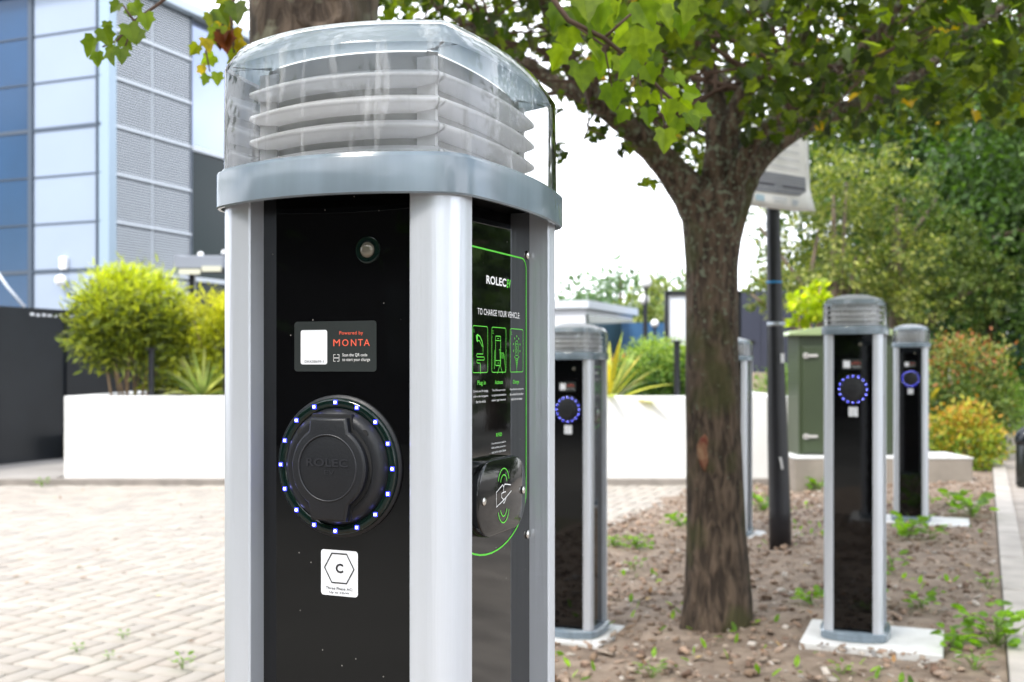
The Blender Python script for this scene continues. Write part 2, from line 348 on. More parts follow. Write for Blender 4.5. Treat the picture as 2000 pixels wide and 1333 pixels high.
# kerb beside the bed, footpath beyond it
kb = MB(); v = -1.0
while v < 13.5:
    c = UN * .135 + VN * (v + .455); kb.box((c.x, c.y, -.03), (.12, .90, .092), rz=-R(23.5)); v += .915
tag(kb.build('kerb', mat('kerb_concrete', (.46, .42, .38), .9, noise=.25, nscale=6, bump=.3), bevel=.006), kind='structure')
pth = MB(); c = UN * 2.3 + VN * 6.0
pth.box((c.x, c.y, -.06), (4.2, 26, .1), rz=-R(23.5))
tag(pth.build('footpath', mat('path_paving', (.38, .335, .295), .85, noise=.35, nscale=2.5, bump=.5, bscale=9, stretch=(1, 3, 1))), kind='structure')
tag(MB().box((-2.4, 10.24, -.08), (14, .13, .07)).build('kerb_by_wall', mat('kerb_grey', (.30, .27, .24), .9, noise=.3, nscale=5)), kind='structure')
tag(MB().box((-8.5, 14.3, -.085), (8.2, 7.96, .05)).build('pavement', mat('slab_grey', (.33, .31, .29), .9, noise=.2, nscale=2)), kind='structure')
# chips and stones lying in the bed
def chips(n):
    Vs = np.zeros((n, 8, 3)); Ps = []; T = []
    cols = [(.30, .22, .16), (.22, .15, .10), (.36, .29, .23), (.46, .41, .36), (.16, .10, .07), (.36, .25, .18), (.30, .21, .15), (.25, .17, .12), (.34, .25, .19), (.20, .14, .10)]
    for i in range(n):
        v = .6 + 10.2 * random.random() ** 1.25; u = random.uniform(-2.45, .04); p = UN * u + VN * v
        if onpad(p.x, p.y, .008): v = random.uniform(9, 10); u = random.uniform(-2.3, -1.6); p = UN * u + VN * v
        s = random.choice([.005, .006, .008, .011, .016]) * random.uniform(.7, 1.3); f = random.uniform(.25, .7)
        Mx = Matrix.Rotation(random.uniform(0, 6.3), 3, 'Z') @ Matrix.Rotation(random.gauss(0, .35), 3, 'X') @ Matrix.Rotation(random.gauss(0, .35), 3, 'Y')
        z = hsoil(p.x, p.y) + s * f * .4 + random.uniform(0, .012)
        for q, (x, y, zz) in enumerate([(-1, -1, -1), (1, -1, -1), (1, 1, -1), (-1, 1, -1), (-1, -1, 1), (1, -1, 1), (1, 1, 1), (-1, 1, 1)]):
            k_ = .75 if zz > 0 else 1; w_ = Mx @ Vector((x * s * 1.3 * k_ * random.uniform(.6, 1.1), y * s * .8 * k_ * random.uniform(.6, 1.1), zz * s * f * .6))
            Vs[i, q] = (p.x + w_.x, p.y + w_.y, z + w_.z)
        b = i * 8
        for fc in ((3, 2, 1, 0), (4, 5, 6, 7), (0, 1, 5, 4), (1, 2, 6, 5), (2, 3, 7, 6), (3, 0, 4, 7)): Ps.append([b + k for k in fc])
        T += [tuple(np.array(random.choice(cols)) * random.uniform(.7, 1.15))] * 6
    return np_mesh('wood_chips', Vs.reshape(-1, 3), np.array(Ps), M_SOILC, tint=np.array(T))
tag(chips(12500), kind='stuff')

# ================================================================== CHARGER
W1, W2, RC = .107, .121, .019          # half width, half depth, recess
def half_plan(off=0.0, n=14):
    pts = []
    for i in range(-n, n + 1):
        x = .098 * i / n; pts.append((x, -(.1525 - .028 * (x / .105) ** 2)))
    cx0, cy0 = pts[-1]; cx1, cy1 = .1180, -.1045; kx, ky = .1115, -.1225
    for i in range(1, 8):
        t = i / 8; pts.append(((1 - t) ** 2 * cx0 + 2 * t * (1 - t) * kx + t * t * cx1, (1 - t) ** 2 * cy0 + 2 * t * (1 - t) * ky + t * t * cy1))
    for i in range(-n, 1):
        y = .1045 * i / n; pts.append((.1278 - .0098 * (y / .1045) ** 2, y))
    return pts
def plan(off=0.0):
    h = half_plan(); q1 = [p for p in h if p[0] >= 0]      # front middle -> right middle
    full = q1 + [(x, -y) for x, y in reversed(q1[:-1])]    # right half
    full = full + [(-x, y) for x, y in reversed(full[1:-1])]
    n = len(full); o = []
    for i in range(n):
        x0, y0 = full[i - 1]; x1, y1 = full[(i + 1) % n]; dx, dy = x1 - x0, y1 - y0; L = math.hypot(dx, dy)
        o.append((full[i][0] - off * dy / L, full[i][1] + off * dx / L))
    return o
def shell(rings, cap0=False, cap1=False):
    return MB().rings([[(x, y, z) for x, y in plan(o)] for o, z in rings], cap0, cap1)

def rrect(x0, y0, x1, y1, r, n=5):
    o = []
    for cx, cy, a in ((x1 - r, y1 - r, 0), (x0 + r, y1 - r, 90), (x0 + r, y0 + r, 180), (x1 - r, y0 + r, 270)):
        for i in range(n + 1):
            t = R(a + 90 * i / n); o.append((cx + r * math.cos(t), cy + r * math.sin(t)))
    return o
class Flat:                                     # flat graphics on a face of the charger
    def __init__(s, face, plane): s.face, s.p, s.v, s.f = face, plane, [], []
    def m(s, x, y): return (x, s.p, y) if s.face == 'F' else (s.p, x, y)
    def poly(s, pts, th=0):
        n = len(s.v); s.v += [s.m(*p) for p in pts]; s.f.append(tuple(range(n, n + len(pts)))); return s
    def line(s, pts, w, closed=False):
        n = len(pts); L = []; Rr = []
        for i, (x, y) in enumerate(pts):
            a = pts[i - 1] if (closed or i > 0) else pts[i]; b = pts[(i + 1) % n] if (closed or i < n - 1) else pts[i]
            dx, dy = b[0] - a[0], b[1] - a[1]; l = math.hypot(dx, dy) or 1; nx, ny = -dy / l * w / 2, dx / l * w / 2
            L.append((x + nx, y + ny)); Rr.append((x - nx, y - ny))
        for i in range(n if closed else n - 1):
            j = (i + 1) % n; s.poly([L[i], L[j], Rr[j], Rr[i]])
        return s
    def text(s, txt, x0, y0, x1, y1, bold=0, shear=0, center=False):
        c = bpy.data.curves.new('t', 'FONT'); c.body = txt; c.offset = bold; c.shear = shear; c.resolution_u = 3; c.space_character = 1.05
        o = bpy.data.objects.new('t', c); COL.objects.link(o); dg = bpy.context.evaluated_depsgraph_get()
        me = bpy.data.meshes.new_from_object(o.evaluated_get(dg)); bpy.data.objects.remove(o); bpy.data.curves.remove(c)
        P = [(v.co.x, v.co.y) for v in me.vertices]; ax = min(p[0] for p in P); bx = max(p[0] for p in P); ay = min(p[1] for p in P); by = max(p[1] for p in P)
        n = len(s.v); s.v += [s.m(x0 + (p[0] - ax) / (bx - ax) * (x1 - x0), y0 + (p[1] - ay) / (by - ay) * (y1 - y0)) for p in P]
        s.f += [tuple(n + i for i in pl.vertices) for pl in me.polygons]; bpy.data.meshes.remove(me); return s
    def build(s, name, mat_, parent, label=None):
        me = bpy.data.meshes.new(name); me.from_pydata(s.v, [], s.f); me.update(); return link(name, me, mat_, parent, label)

def make_charger():
    T = empty('vehicle_charger', (0, 0, 0))
    # corner extrusions
    a, r = .012, .024
    for sx in (-1, 1):
        for sy in (-1, 1):
            arc = [(W1 - r + r * math.cos(t), W2 - r + r * math.sin(t)) for t in [math.pi / 2 * i / 10 for i in range(11)]]
            inn = .036; e = .0012
            poly = [(W1 - RC - .006, W2 - inn), (W1 - e, W2 - inn), (W1, W2 - inn + e)] + arc + [(W1 - inn + e, W2), (W1 - inn, W2 - e), (W1 - inn, W2 - RC - .006)]
            poly = [(x * sx, y * sy) for x, y in poly]
            if sx * sy < 0: poly.reverse()
            MB().prism(poly, .028, 1.158).build('corner_post', M_ALU, T, 'auto')
    # panels
    px, py = W1 - .036, W2 - .036
    fp = MB().box((0, -(W2 - RC - .003), .595), (2 * px + .010, .006, 1.13)).build('front_panel', M_PANEL, T)
    bp = MB().box((0, (W2 - RC - .003), .595), (2 * px + .010, .006, 1.13)).build('rear_panel', M_PANEL, T)
    sp = MB().box((W1 - RC - .003, 0, .595), (.006, 2 * py + .010, 1.13)).build('side_panel', M_PANEL, T)
    sp2 = MB().box((-(W1 - RC - .003), 0, .595), (.006, 2 * py + .010, 1.13)).build('side_panel', M_PANEL, T)
    # plinth
    shell([(.004, 0), (0, .003), (0, .026), (.006, .030)], True, True).build('plinth', M_BAND, T, 'auto')
    # head
    shell([(.009, 1.1490), (.0080, 1.1450), (.0055, 1.1450), (.0045, 1.1462), (.0045, 1.1725), (.0055, 1.1740), (.0078, 1.1744), (.0088, 1.1765), (.0092, 1.1722), (.014, 1.1720)], False, True).build('head_band', M_BAND, T, 'auto')
    shell([(.009, 1.1490), (.009, 1.158), (.02, 1.1600)], False, True).build('band_ceiling', M_DARK, T, 'auto')
    lc = shell([(.0100, 1.1722), (.0108, 1.2585), (.0120, 1.2610), (.0240, 1.2775), (.0270, 1.2790)]).build('lens_cover', M_CLEAR, T, 'auto')
    for zt in (1.2395, 1.2200, 1.2005, 1.1810):
        shell([(.0470, zt + .0078), (.0400, zt + .0056), (.0325, zt + .0024), (.0306, zt + .0016), (.0303, zt + .0002), (.0306, zt - .0012), (.0325, zt - .0024), (.0400, zt - .0052), (.0470, zt - .0068)]).build('louvre', M_WHITEP, T, True)
    shell([(.0480, 1.172), (.0480, 1.2610)], False, False).build('light_core', M_CORE, T, 'auto')
    for sx in (-1, 1):
        for sy in (-1, 1): MB().box((sx * .072, sy * .092, 1.212), (.016, .004, .088)).build('louvre_support', M_WHITEP, T)
    shell([(.0485, 1.2625), (.0165, 1.2600), (.0175, 1.2625), (.0285, 1.2760), (.0287, 1.2770)], False, False).build('lid_rim', opal('rim_grey', (.50, .57, .62), .6), T, 'auto')
    b0 = plan(.0262); lid = MB().rings([[(x * k_, y * k_, z) for x, y in b0] for k_, z in ((1, 1.2770), (1, 1.2790), (.95, 1.2806), (.85, 1.2840), (.7, 1.2895), (.5, 1.2955), (.3, 1.2992), (.12, 1.3005))], False, True).build('lid', M_LID, T, True)
    # --- socket on the front panel
    yp = -(W2 - RC)                    # panel surface
    zc = .939
    hs = MB().lathe([(.0560, 0), (.0560, .0015), (.0545, .0030), (.0515, .0035), (.0465, .0035), (.0448, .0060), (.043, .0095), (.039, .0115), (.0345, .0110), (.033, .0080)], (0, yp, zc), 64, 'y').build('socket_housing', M_SOCK, T, 'auto')
    MB().rings([[(rr * math.cos(t), yp - h, zc + rr * math.sin(t)) for t in [2 * math.pi * i / 64 for i in range(64)]] for rr, h in ((.0538, .0030), (.0532, .0052), (.0515, .0060), (.0480, .0060), (.0462, .0050))], False, False).build('light_ring', M_RING, hs, True)
    for i in range(16):
        t = 2 * math.pi * (i + .0) / 16 + math.pi / 2; c = (.0503 * math.cos(t), yp - .0064, zc + .0503 * math.sin(t))
        o = MB().box(c, (.0030, .0006, .0032)).build('led', M_LED, hs)
        MB().box((c[0], c[1] - .0006, c[2]), (.0015, .0006, .0016)).build('led', M_LEDC, hs)
    # hinged cover: round plate with a square tab above and a tongue below
    out_ = []
    rc_ = .0335
    def cov(rad, tab, tw, tn, tl):
        o = []; a0 = math.asin(tw / rad); a1 = math.asin(tl / rad)
        o += [(tw * .92, tab), (-tw * .92, tab)]
        for i in range(0, 21): t = math.pi / 2 + a0 + (math.pi - a0 - a1) * i / 20; o.append((rad * math.cos(t), rad * math.sin(t)))
        o += [(-tl * .85, tn), (tl * .85, tn)]
        for i in range(0, 21): t = 3 * math.pi / 2 + a1 + (math.pi - a0 - a1) * i / 20; o.append((rad * math.cos(t), rad * math.sin(t)))
        return o
    dk = MB().rings([[(x, yp - .0082, zc + y) for x, y in cov(.0360, .0415, .0195, -.041, .0195)], [(x, yp - .0120, zc + y) for x, y in cov(.0355, .0412, .0190, -.041, .0190)]]).build('cover_frame', M_DARK, hs, 'auto')
    fl = MB().rings([[(x, yp - h, zc + y) for x, y in cov(.0330 - s_, .0385 - s_, .0175 - s_, -.041 + s_, .0180 - s_)] for h, s_ in ((.0110, 0), (.0165, 0), (.0180, .0012), (.0184, .0022))]).build('socket_cover', M_SOCK, hs, 'auto')
    MB().rings([[(rr * math.cos(t), yp - h, zc + rr * math.sin(t)) for t in [2 * math.pi * i / 48 for i in range(48)]] for rr, h in ((.0262, .0184), (.0260, .0191), (.0252, .0192), (.0250, .0185))], False, False).build('cover_rib', M_LETTER, hs, True)
    Flat('F', yp - .0190).text('ROLEC', -.0185, zc + .0010, .0185, zc + .0075, bold=.02).build('embossed_name', M_LETTER, hs)
    Flat('F', yp - .0190).text('EV', -.002, zc - .0050, .0065, zc - .0015).build('embossed_name', M_LETTER, hs)
    for sx in (-1, 1): MB().lathe([(.0028, 0), (.0028, .0003)], (sx * .029, yp - .0110, zc + .027), 12, 'y').build('screw_hole', M_DARK, hs)
    # --- sensor
    se = MB().lathe([(.0108, 0), (.0105, .0012), (.0085, .0018), (.0066, .0012)], (.0256, yp, 1.108), 32, 'y').build('sensor', M_RING, T, 'auto')
    MB().lathe([(.0062, .0006), (.0060, .0022), (.0045, .0034), (.002, .0040)], (.0256, yp, 1.108), 24, 'y').build('sensor_lens', M_LENS, se, True)
    # --- provider sticker
    z0 = 1.0133
    s1 = Flat('F', yp - .0004).poly(rrect(-.0415, 1.0133, .0332, 1.0530, .0025)).build('payment_sticker', M_STK, T, 'dark grey sticker with coral and white lettering')
    Flat('F', yp - .0007).poly(rrect(-.0354, 1.0189, -.0109, 1.0462, .0018)).build('blank_label', M_WHITE, s1)
    f = Flat('F', yp - .0010); f.text('DKK58699-1', -.0314, 1.0203, -.0139, 1.0222, bold=0); f.build('lettering', M_TXTB, s1)
    f = Flat('F', yp - .0008); f.text('Powered by', .0003, 1.0415, .0215, 1.0450); f.text('M', -.0052, 1.0333, .0008, 1.0386); f.text('O', .0028, 1.0333, .0085, 1.0386)
    f.text('N', .0107, 1.0333, .0155, 1.0386); f.text('T', .0170, 1.0333, .0214, 1.0386); f.text('A', .0222, 1.0333, .0275, 1.0386); f.build('lettering', M_CORAL, s1)
    f = Flat('F', yp - .0008); f.text('Scan the QR code', .0030, 1.0248, .0252, 1.0276); f.text('to start your charge', .0030, 1.0208, .0277, 1.0240)
    for sx in (0, 1):
        for sy in (0, 1):
            X = -.0050 + .0050 * sx; Z = 1.0214 + .0052 * sy; dx = .0017 * (1 - 2 * sx); dz = .0017 * (1 - 2 * sy); f.line([(X + dx, Z), (X, Z), (X, Z + dz)], .0004)
    f.line([(-.0054, 1.0240), (.0004, 1.0240)], .0005); f.build('lettering', M_TXTW, s1)
    # --- rating sticker
    s2 = Flat('F', yp - .0004).poly(rrect(-.0167, .8367, .0167, .8727, .0025)).build('rating_sticker', M_WHITE, T, 'white sticker with a hexagon around a letter C')
    f = Flat('F', yp - .0007); hx = [(.0133 * math.cos(R(60 * i)), .8585 + .0133 * math.sin(R(60 * i))) for i in range(6)]; f.line(hx, .0011, True)
    f.text('C', -.0032, .8548, .0036, .8622, bold=.03); f.text('Three Phase AC:', -.0122, .8415, .0122, .8436, bold=.01); f.text('Up to 22kW', -.0090, .8380, .0090, .8402, bold=.01); f.build('lettering', M_TXTB, s2)
    # --- instruction decal on the side panel
    xp = W1 - RC
    f = Flat('R', xp + .0003)
    br = [(-.0700, 1.1144), (.0662, 1.1144)] + [(.0662 + .010 * math.sin(t), 1.1044 + .010 * math.cos(t)) for t in [math.pi / 2 * i / 6 for i in range(1, 7)]] + [(.0762, .9050)]
    br += [(-.004 + .0802 * math.cos(t), .9050 - .0445 * math.sin(t)) for t in [math.pi * i / 20 for i in range(1, 20)]] + [(-.0842, .9050), (-.0842, 1.1000)]
    br += [(-.0742 - .010 * math.cos(t), 1.1044 + .010 * math.sin(t)) for t in [math.pi / 2 * i / 6 for i in range(0, 6)]]
    f.line(br, .0014, True)
    for X0, X1 in ((-.0430, -.0122), (-.0035, .0278), (.0375, .0684)):
        f.line(rrect(X0, 1.0122, X1, 1.0503, .0022, 3), .0006, True)
    # plug and cable
    f.poly([(-.0365, 1.0425), (-.0325, 1.0440), (-.0330, 1.0370), (-.0352, 1.0380)])
    f.line([(-.0335, 1.0430), (-.0285, 1.0420), (-.0240, 1.0380), (-.0218, 1.0330)], .0011); f.line([(-.0332, 1.0382), (-.0295, 1.0385), (-.0235, 1.0335)], .0008)
    f.line([(-.0222, 1.0335), (-.0222, 1.0275), (-.0345, 1.0275), (-.0352, 1.0262), (-.0345, 1.0250), (-.0200, 1.0250), (-.0190, 1.0238), (-.0200, 1.0225), (-.0345, 1.0225), (-.0350, 1.0210), (-.0330, 1.0200), (-.0285, 1.0200), (-.0275, 1.0190), (-.0275, 1.0110)], .0007)
    # phone in a hand
    f.line(rrect(.0045, 1.0180, .0158, 1.0430, .0012, 3), .0007, True); f.line([(.0045, 1.0392), (.0158, 1.0392)], .0006); f.line([(.0045, 1.0222), (.0150, 1.0222)], .0006); f.line([(.0085, 1.0410), (.0118, 1.0410)], .0005)
    f.line([(.0125, 1.0310), (.0140, 1.0320), (.0150, 1.0220), (.0140, 1.0180), (.0085, 1.0110)], .0007); f.line([(.0030, 1.0310), (.0020, 1.0250), (.0020, 1.0150)], .0007)
    for q in range(4): f.line([(.0160 + q * .0018, 1.0285), (.0170 + q * .0018, 1.0292), (.0178 + q * .0018, 1.0240)], .0005)
    f.line([(.0232, 1.0280), (.0258, 1.0180), (.0272, 1.0118)], .0006); f.line([(.0150, 1.0180), (.0205, 1.0108)], .0006); f.line([(.0102, 1.0192), (.0102, 1.0208)], .0006)
    # car seen from above with charge dots
    f.line([(.0500, 1.0300), (.0492, 1.0340), (.0500, 1.0385), (.0530, 1.0402), (.0560, 1.0385), (.0568, 1.0340), (.0560, 1.0270), (.0500, 1.0270)], .0006, True); f.line([(.0505, 1.0370), (.0555, 1.0370)], .0005)
    f.line([(.0535, 1.0355), (.0520, 1.0320), (.0540, 1.0320), (.0526, 1.0290)], .0007)
    for q in range(5): f.line([(.0506 + q * .0003, 1.0232 - q * .0016), (.0530, 1.0242 - q * .0016), (.0554 - q * .0003, 1.0232 - q * .0016)], .0006)
    f.line([(.0500, 1.0250), (.0530, 1.0150), (.0560, 1.0250)], .0006); f.line([(.0530, 1.0165), (.0530, 1.0112)], .0006)
    for dx, dz in ((0, .0425), (-.0048, .0405), (.0048, .0405), (-.0078, .0355), (.0078, .0355), (-.0078, .0295), (.0078, .0295), (-.0048, .0240), (.0048, .0240)):
        f.line([(.0530 + dx, 1.0005 + dz), (.0530 + dx, 1.0022 + dz)], .0012)
    f.text('Plug in', -.0335, 1.0010, -.0165, 1.0058, bold=.01); f.text('Activate', .0035, 1.0022, .0205, 1.0055, bold=.01); f.text('Charge', .0440, 1.0010, .0585, 1.0052, bold=.01); f.text('RFID', .0060, .9575, .0185, .9605, bold=.01)
    for q, X in enumerate((-.0408, -.0018, .0395)): f.text('%d.' % (q + 1), X, 1.0448, X + .0022, 1.0478)
    f.text('EV', .0295, 1.0856, .0392, 1.0930, bold=.03, shear=.25); f.build('decal_green', M_GREEN, sp)
    f = Flat('R', xp + .0005)
    f.text('ROLEC', -.0155, 1.0860, .0280, 1.0932, bold=.03); f.text('TO CHARGE YOUR VEHICLE:', -.0335, 1.0598, .0600, 1.0650)
    rows = (("Connect your EV charging", "cable to the chargepoint", "then the vehicle"), ("Then follow your screen", "to login and download the", "relevant app if necessary"), ("Once finished, unplug from", "the vehicle first to allow", "cable lock to release"))
    for q, X in enumerate((-.0425, -.0040, .0370)):
        for k_, tx in enumerate(rows[q]):
            wd = .031 * len(tx) / 25; f.text(tx, X + (.031 - wd) / 2, .9957 - k_ * .0042, X + (.031 + wd) / 2, .9980 - k_ * .0042)
    for k_, tx in enumerate(("If you have been issued an", "RFID card/fob, please tap it", "and use the reader below")): f.text(tx, -.0040, .9510 - k_ * .0036, .0270, .9530 - k_ * .0036)
    f.build('decal_white', M_TXTW, sp)
    # --- card reader
    cr = rrect(-.0600, .8785, .0455, .9410, .026, 8); n = len(cr); rs = []
    for h, s_ in ((0, 0), (.0105, 0), (.0120, .0008), (.0126, .0022)): rs.append([(xp + h, -.00725 + (x + .00725) * (1 - s_ / .0527), .90975 + (y - .90975) * (1 - s_ / .0312)) for x, y in cr])
    rd = MB().rings(rs).build('card_reader', mat('reader_black', (.006, .006, .007), .07, 0, .5), T, 'auto')
    for X, Z in ((-.0495, .9095), (.0365, .9095)): MB().lathe([(.0034, 0), (.0032, .0012), (.0020, .0018)], (xp + .0126, X, Z), 18, 'x').build('screw', M_STEEL, rd, True)
    f = Flat('R', xp + .0130)
    for rr in (.0105, .0062):
        for sg in (1, -1):
            f.line([(-.008 + rr * 1.15 * math.cos(t), .9098 + sg * (.0095 + rr * 1.25 * math.sin(t))) for t in [R(15 + 150 * i / 12) for i in range(13)]], .0009)
    f.build('symbol_green', M_GREEN, rd)
    f = Flat('R', xp + .0130)
    f.line([(-.0100, .9190), (-.0240, .9140), (-.0235, .9020), (-.0075, .9062), (.0090, .9120)], .0008); f.line([(-.0100, .9190), (-.0080, .9165), (-.0085, .9125), (-.0035, .9125)], .0008)
    f.line([(-.0085, .9165), (-.0060, .9190), (.0075, .9172)], .0008); f.line([(-.0085, .9125), (-.0125, .9120), (-.0125, .9085), (-.0075, .9062), (-.0085, .9030), (-.0060, .9040), (-.0030, .9070)], .0008); f.build('symbol_white', M_TXTW, rd)
    for Z in (1.1183, .8640): MB().lathe([(.0042, 0), (.0040, .0014), (.0026, .0024)], (xp, .0795, Z), 18, 'x').build('screw', M_STEEL, T, True)
    return T
ch = make_charger()
G_CH = 'vehicle charging posts'
specs = [  # local origin, base height, label
 ((-.0975, .9498), .014, 'large charging post in the foreground with clear louvred head and sharp stickers'),
 ((1.319, 4.173), 0.0, 'charging post on a long white concrete pad, to the right of the black sign pole'),
 ((2.663, 7.25), 0.0, 'charging post beside the red-tipped hedge, farthest right of the row by the kerb'),
 ((.271, 4.60), -.093, 'charging post half hidden by the foreground post, left of the wounded tree trunk'),
 ((1.473, 7.22), -.088, 'charging post half hidden behind the tree trunk, between the tree and the black sign pole')]
for i, (p, z, lb) in enumerate(specs):
    o = ch if i == 0 else copy_tree(ch)
    o.location = (p[0], p[1], z); o.rotation_euler = (0, 0, -TH); tag(o, lb, 'charging post', G_CH)
# concrete pads
def pad(poly, z0, z1, label):
    o = MB().prism([(x, y) for x, y in poly], z0, z1).build('concrete_pad', M_CONC, bevel=.006); tag(o, label, 'concrete pad', 'concrete pads under the chargers'); return o
def padrect(c, x0, x1, y0, y1, z1, label, jag=0):
    c = Vector((*c, 0)); P = []
    for x, y in ((x0, y0), (x1, y0), (x1, y1), (x0, y1)):
        q = c + E1 * x + E2 * y; P.append((q.x, q.y))
    if jag:
        Q = []
        for i in range(4):
            a, b = Vector(P[i]), Vector(P[(i + 1) % 4])
            for k in range(5): q = a.lerp(b, k / 5); Q.append((q.x + random.uniform(-jag, jag), q.y + random.uniform(-jag, jag)))
        P = Q
    return pad(P, z1 - .05, z1, label)
padrect(specs[0][0], -.18, .18, -.2, .2, .013, 'concrete pad under the large foreground charging post')
padrect(specs[1][0], -.185, .315, -.21, .19, -.001, 'long white concrete pad under the charger right of the sign pole')
padrect(specs[2][0], -.20, .36, -.19, .20, -.001, 'white concrete pad under the charger beside the red-tipped hedge')
padrect(specs[3][0], -.19, .17, -.20, .17, -.094, 'rough broken white concrete pad under the charger left of the tree', .018)
padrect(specs[4][0], -.16, .19, -.18, .18, -.089, 'small white concrete pad behind the tree trunk', .01)

# ================================================================== TREES OF THE BED
BARK = barkmat('bark', (.030, .020, .013), (.130, .092, .064), (.16, .18, .125), moss=(.060, .062, .018), zs=.24, sc=42, lz=48)
BARK1 = barkmat('bark_brown', (.035, .024, .017), (.135, .10, .075), (.15, .145, .105), moss=(.05, .045, .025), zs=.3, sc=34, lz=22)
BARKT = mat('twig_bark', (.09, .055, .04), .9)
GREENS = [(.042, .074, .004), (.060, .096, .005), (.024, .043, .004), (.090, .130, .007), (.13, .175, .009)]
t1 = empty('maple_tree', (-.42, 2.15, -.1), 0, 'maple tree whose thick trunk stands right behind the foreground charger', 'tree', 'maple trees in the bed')
t2 = empty('maple_tree', (.846, 4.49, -.06), 0, 'maple tree with forked limbs and a red-brown wound on its lichened trunk', 'tree', 'maple trees in the bed')
def trunk_mesh(name, bark, prof, parent, seed=0, n=40, m=90, lobes=5):
    V = []; P = []
    zs = [p[0] for p in prof]; 
    for j in range(m):
        z = zs[0] + (zs[-1] - zs[0]) * j / (m - 1); r = np.interp(z, zs, [p[1] for p in prof]); dx = np.interp(z, zs, [p[2] for p in prof]); dy = 0
        for i in range(n):
            t = 2 * math.pi * i / n; q = Vector((math.cos(t) * 2.2, math.sin(t) * 2.2, z * 1.6 + seed))
            fl = max(0, 1 - (z - zs[0]) / .3)
            rr = r * (1 + .06 * mn.noise(q) + .045 * mn.noise(Vector((math.cos(t) * 7, math.sin(t) * 7, z * 1.2 + seed))) + .10 * fl * fl * math.sin(lobes * t + seed))
            V.append((dx + rr * math.cos(t), dy + rr * math.sin(t), z))
    I = np.arange(n * m).reshape(m, n); J = np.roll(I, -1, 1)
    P = np.stack([I[:-1], J[:-1], J[1:], I[1:]], -1).reshape(-1, 4)
    return np_mesh(name, np.array(V), P, bark, parent, smooth=True)
trunk_mesh('trunk', BARK1, [(-.05, .150, 0), (.3, .128, 0), (1.0, .118, .01), (1.7, .120, .02), (2.0, .13, .03), (2.3, .10, .03)], t1, 3)
trunk_mesh('trunk', BARK, [(-.05, .150, .0), (.12, .140, .005), (.4, .120, -.004), (.8, .112, -.012), (1.2, .105, -.02), (1.5, .108, -.022), (1.66, .125, -.018), (1.78, .150, -.01), (1.86, .10, 0)], t2, 11)
def limb_px(parent, org, pts, name='limb'):
    P = [at(x, y, Y) - Vector(org) for x, y, Y, r in pts]; Rr = [p[3] for p in pts]
    Q = []; RR = []                                    # smooth subdivision
    for i in range(len(P) - 1):
        p0, p1, p2, p3 = P[max(i - 1, 0)], P[i], P[i + 1], P[min(i + 2, len(P) - 1)]
        for k in range(5):
            t = k / 5; Q.append(.5 * ((2 * p1) + (p2 - p0) * t + (2 * p0 - 5 * p1 + 4 * p2 - p3) * t * t + (3 * p1 - p0 - 3 * p2 + p3) * t ** 3)); RR.append(Rr[i] + (Rr[i + 1] - Rr[i]) * t)
    Q.append(P[-1]); RR.append(Rr[-1])
    MB().tube(Q, RR, 14, .05).build(name, BARK if Rr[0] > .03 else BARKT, parent, True)
    return [(q, r) for q, r in zip(Q, RR)]
def twigs(mb, q, r, d, length, depth):
    pts = [q]; p = q.copy(); dd = d.copy(); n = 5
    for k in range(n):
        dd = (dd + Vector((random.gauss(0, .22), random.gauss(0, .22), random.gauss(.03, .15)))).normalized(); p = p + dd * length / n; pts.append(p.copy())
    mb.tube(pts, [r * (1 - .8 * k / n) for k in range(n + 1)], 5, 0, False)
    if depth > 0:
        for k in range(3):
            j = random.randint(1, n - 1); nd = (dd + Vector((random.gauss(0, .7), random.gauss(0, .7), random.gauss(0, .35)))).normalized()
            twigs(mb, pts[j], r * .55, nd, length * .6, depth - 1)
o2 = (.846, 4.49, -.06)
L2 = []
L2.append(limb_px(t2, o2, [(1392, 500, 4.49, .085), (1360, 400, 4.46, .080), (1300, 320, 4.42, .062), (1235, 255, 4.34, .050), (1165, 195, 4.24, .042), (1110, 120, 4.15, .034), (1080, 40, 4.05, .030), (1040, -60, 3.95, .022)]))
L2.append(limb_px(t2, o2, [(1250, 275, 4.36, .036), (1180, 200, 4.32, .036), (1100, 170, 4.4, .034), (1020, 120, 4.5, .028), (930, 60, 4.6, .022), (850, 10, 4.7, .016)]))
L2.append(limb_px(t2, o2, [(1395, 500, 4.49, .080), (1400, 380, 4.45, .070), (1402, 280, 4.45, .052), (1398, 200, 4.5, .042), (1380, 110, 4.55, .026), (1372, 0, 4.6, .024), (1365, -120, 4.6, .02)]))
L2.append(limb_px(t2, o2, [(1402, 320, 4.45, .040), (1440, 210, 4.40, .040), (1490, 140, 4.32, .030), (1560, 90, 4.25, .022), (1600, -60, 4.1, .018)]))
L2.append(limb_px(t2, o2, [(1400, 500, 4.49, .085), (1430, 400, 4.48, .078), (1470, 320, 4.52, .058), (1540, 262, 4.6, .044), (1620, 225, 4.7, .037), (1720, 190, 4.85, .032), (1800, 140, 5.0, .028), (1870, 80, 5.15, .024), (1960, 10, 5.4, .028), (2060, -60, 5.6, .02)]))
L2.append(limb_px(t2, o2, [(1420, 400, 4.42, .050), (1470, 280, 4.30, .030), (1540, 215, 4.2, .026), (1640, 130, 4.1, .022), (1720, 60, 4.0, .018), (1790, -40, 3.9, .014)]))
L2.append(limb_px(t2, o2, [(1420, 420, 4.60, .060), (1500, 270, 4.85, .045), (1600, 190, 5.2, .038), (1700, 120, 5.6, .032), (1800, 90, 6.0, .026), (1900, 40, 6.4, .02)]))
L2.append(limb_px(t2, o2, [(1405, 400, 4.60, .060), (1430, 270, 4.9, .045), (1410, 160, 5.3, .036), (1330, 80, 5.8, .028), (1260, 20, 6.3, .022)]))
o1 = (-.42, 2.15, -.1); L1 = []
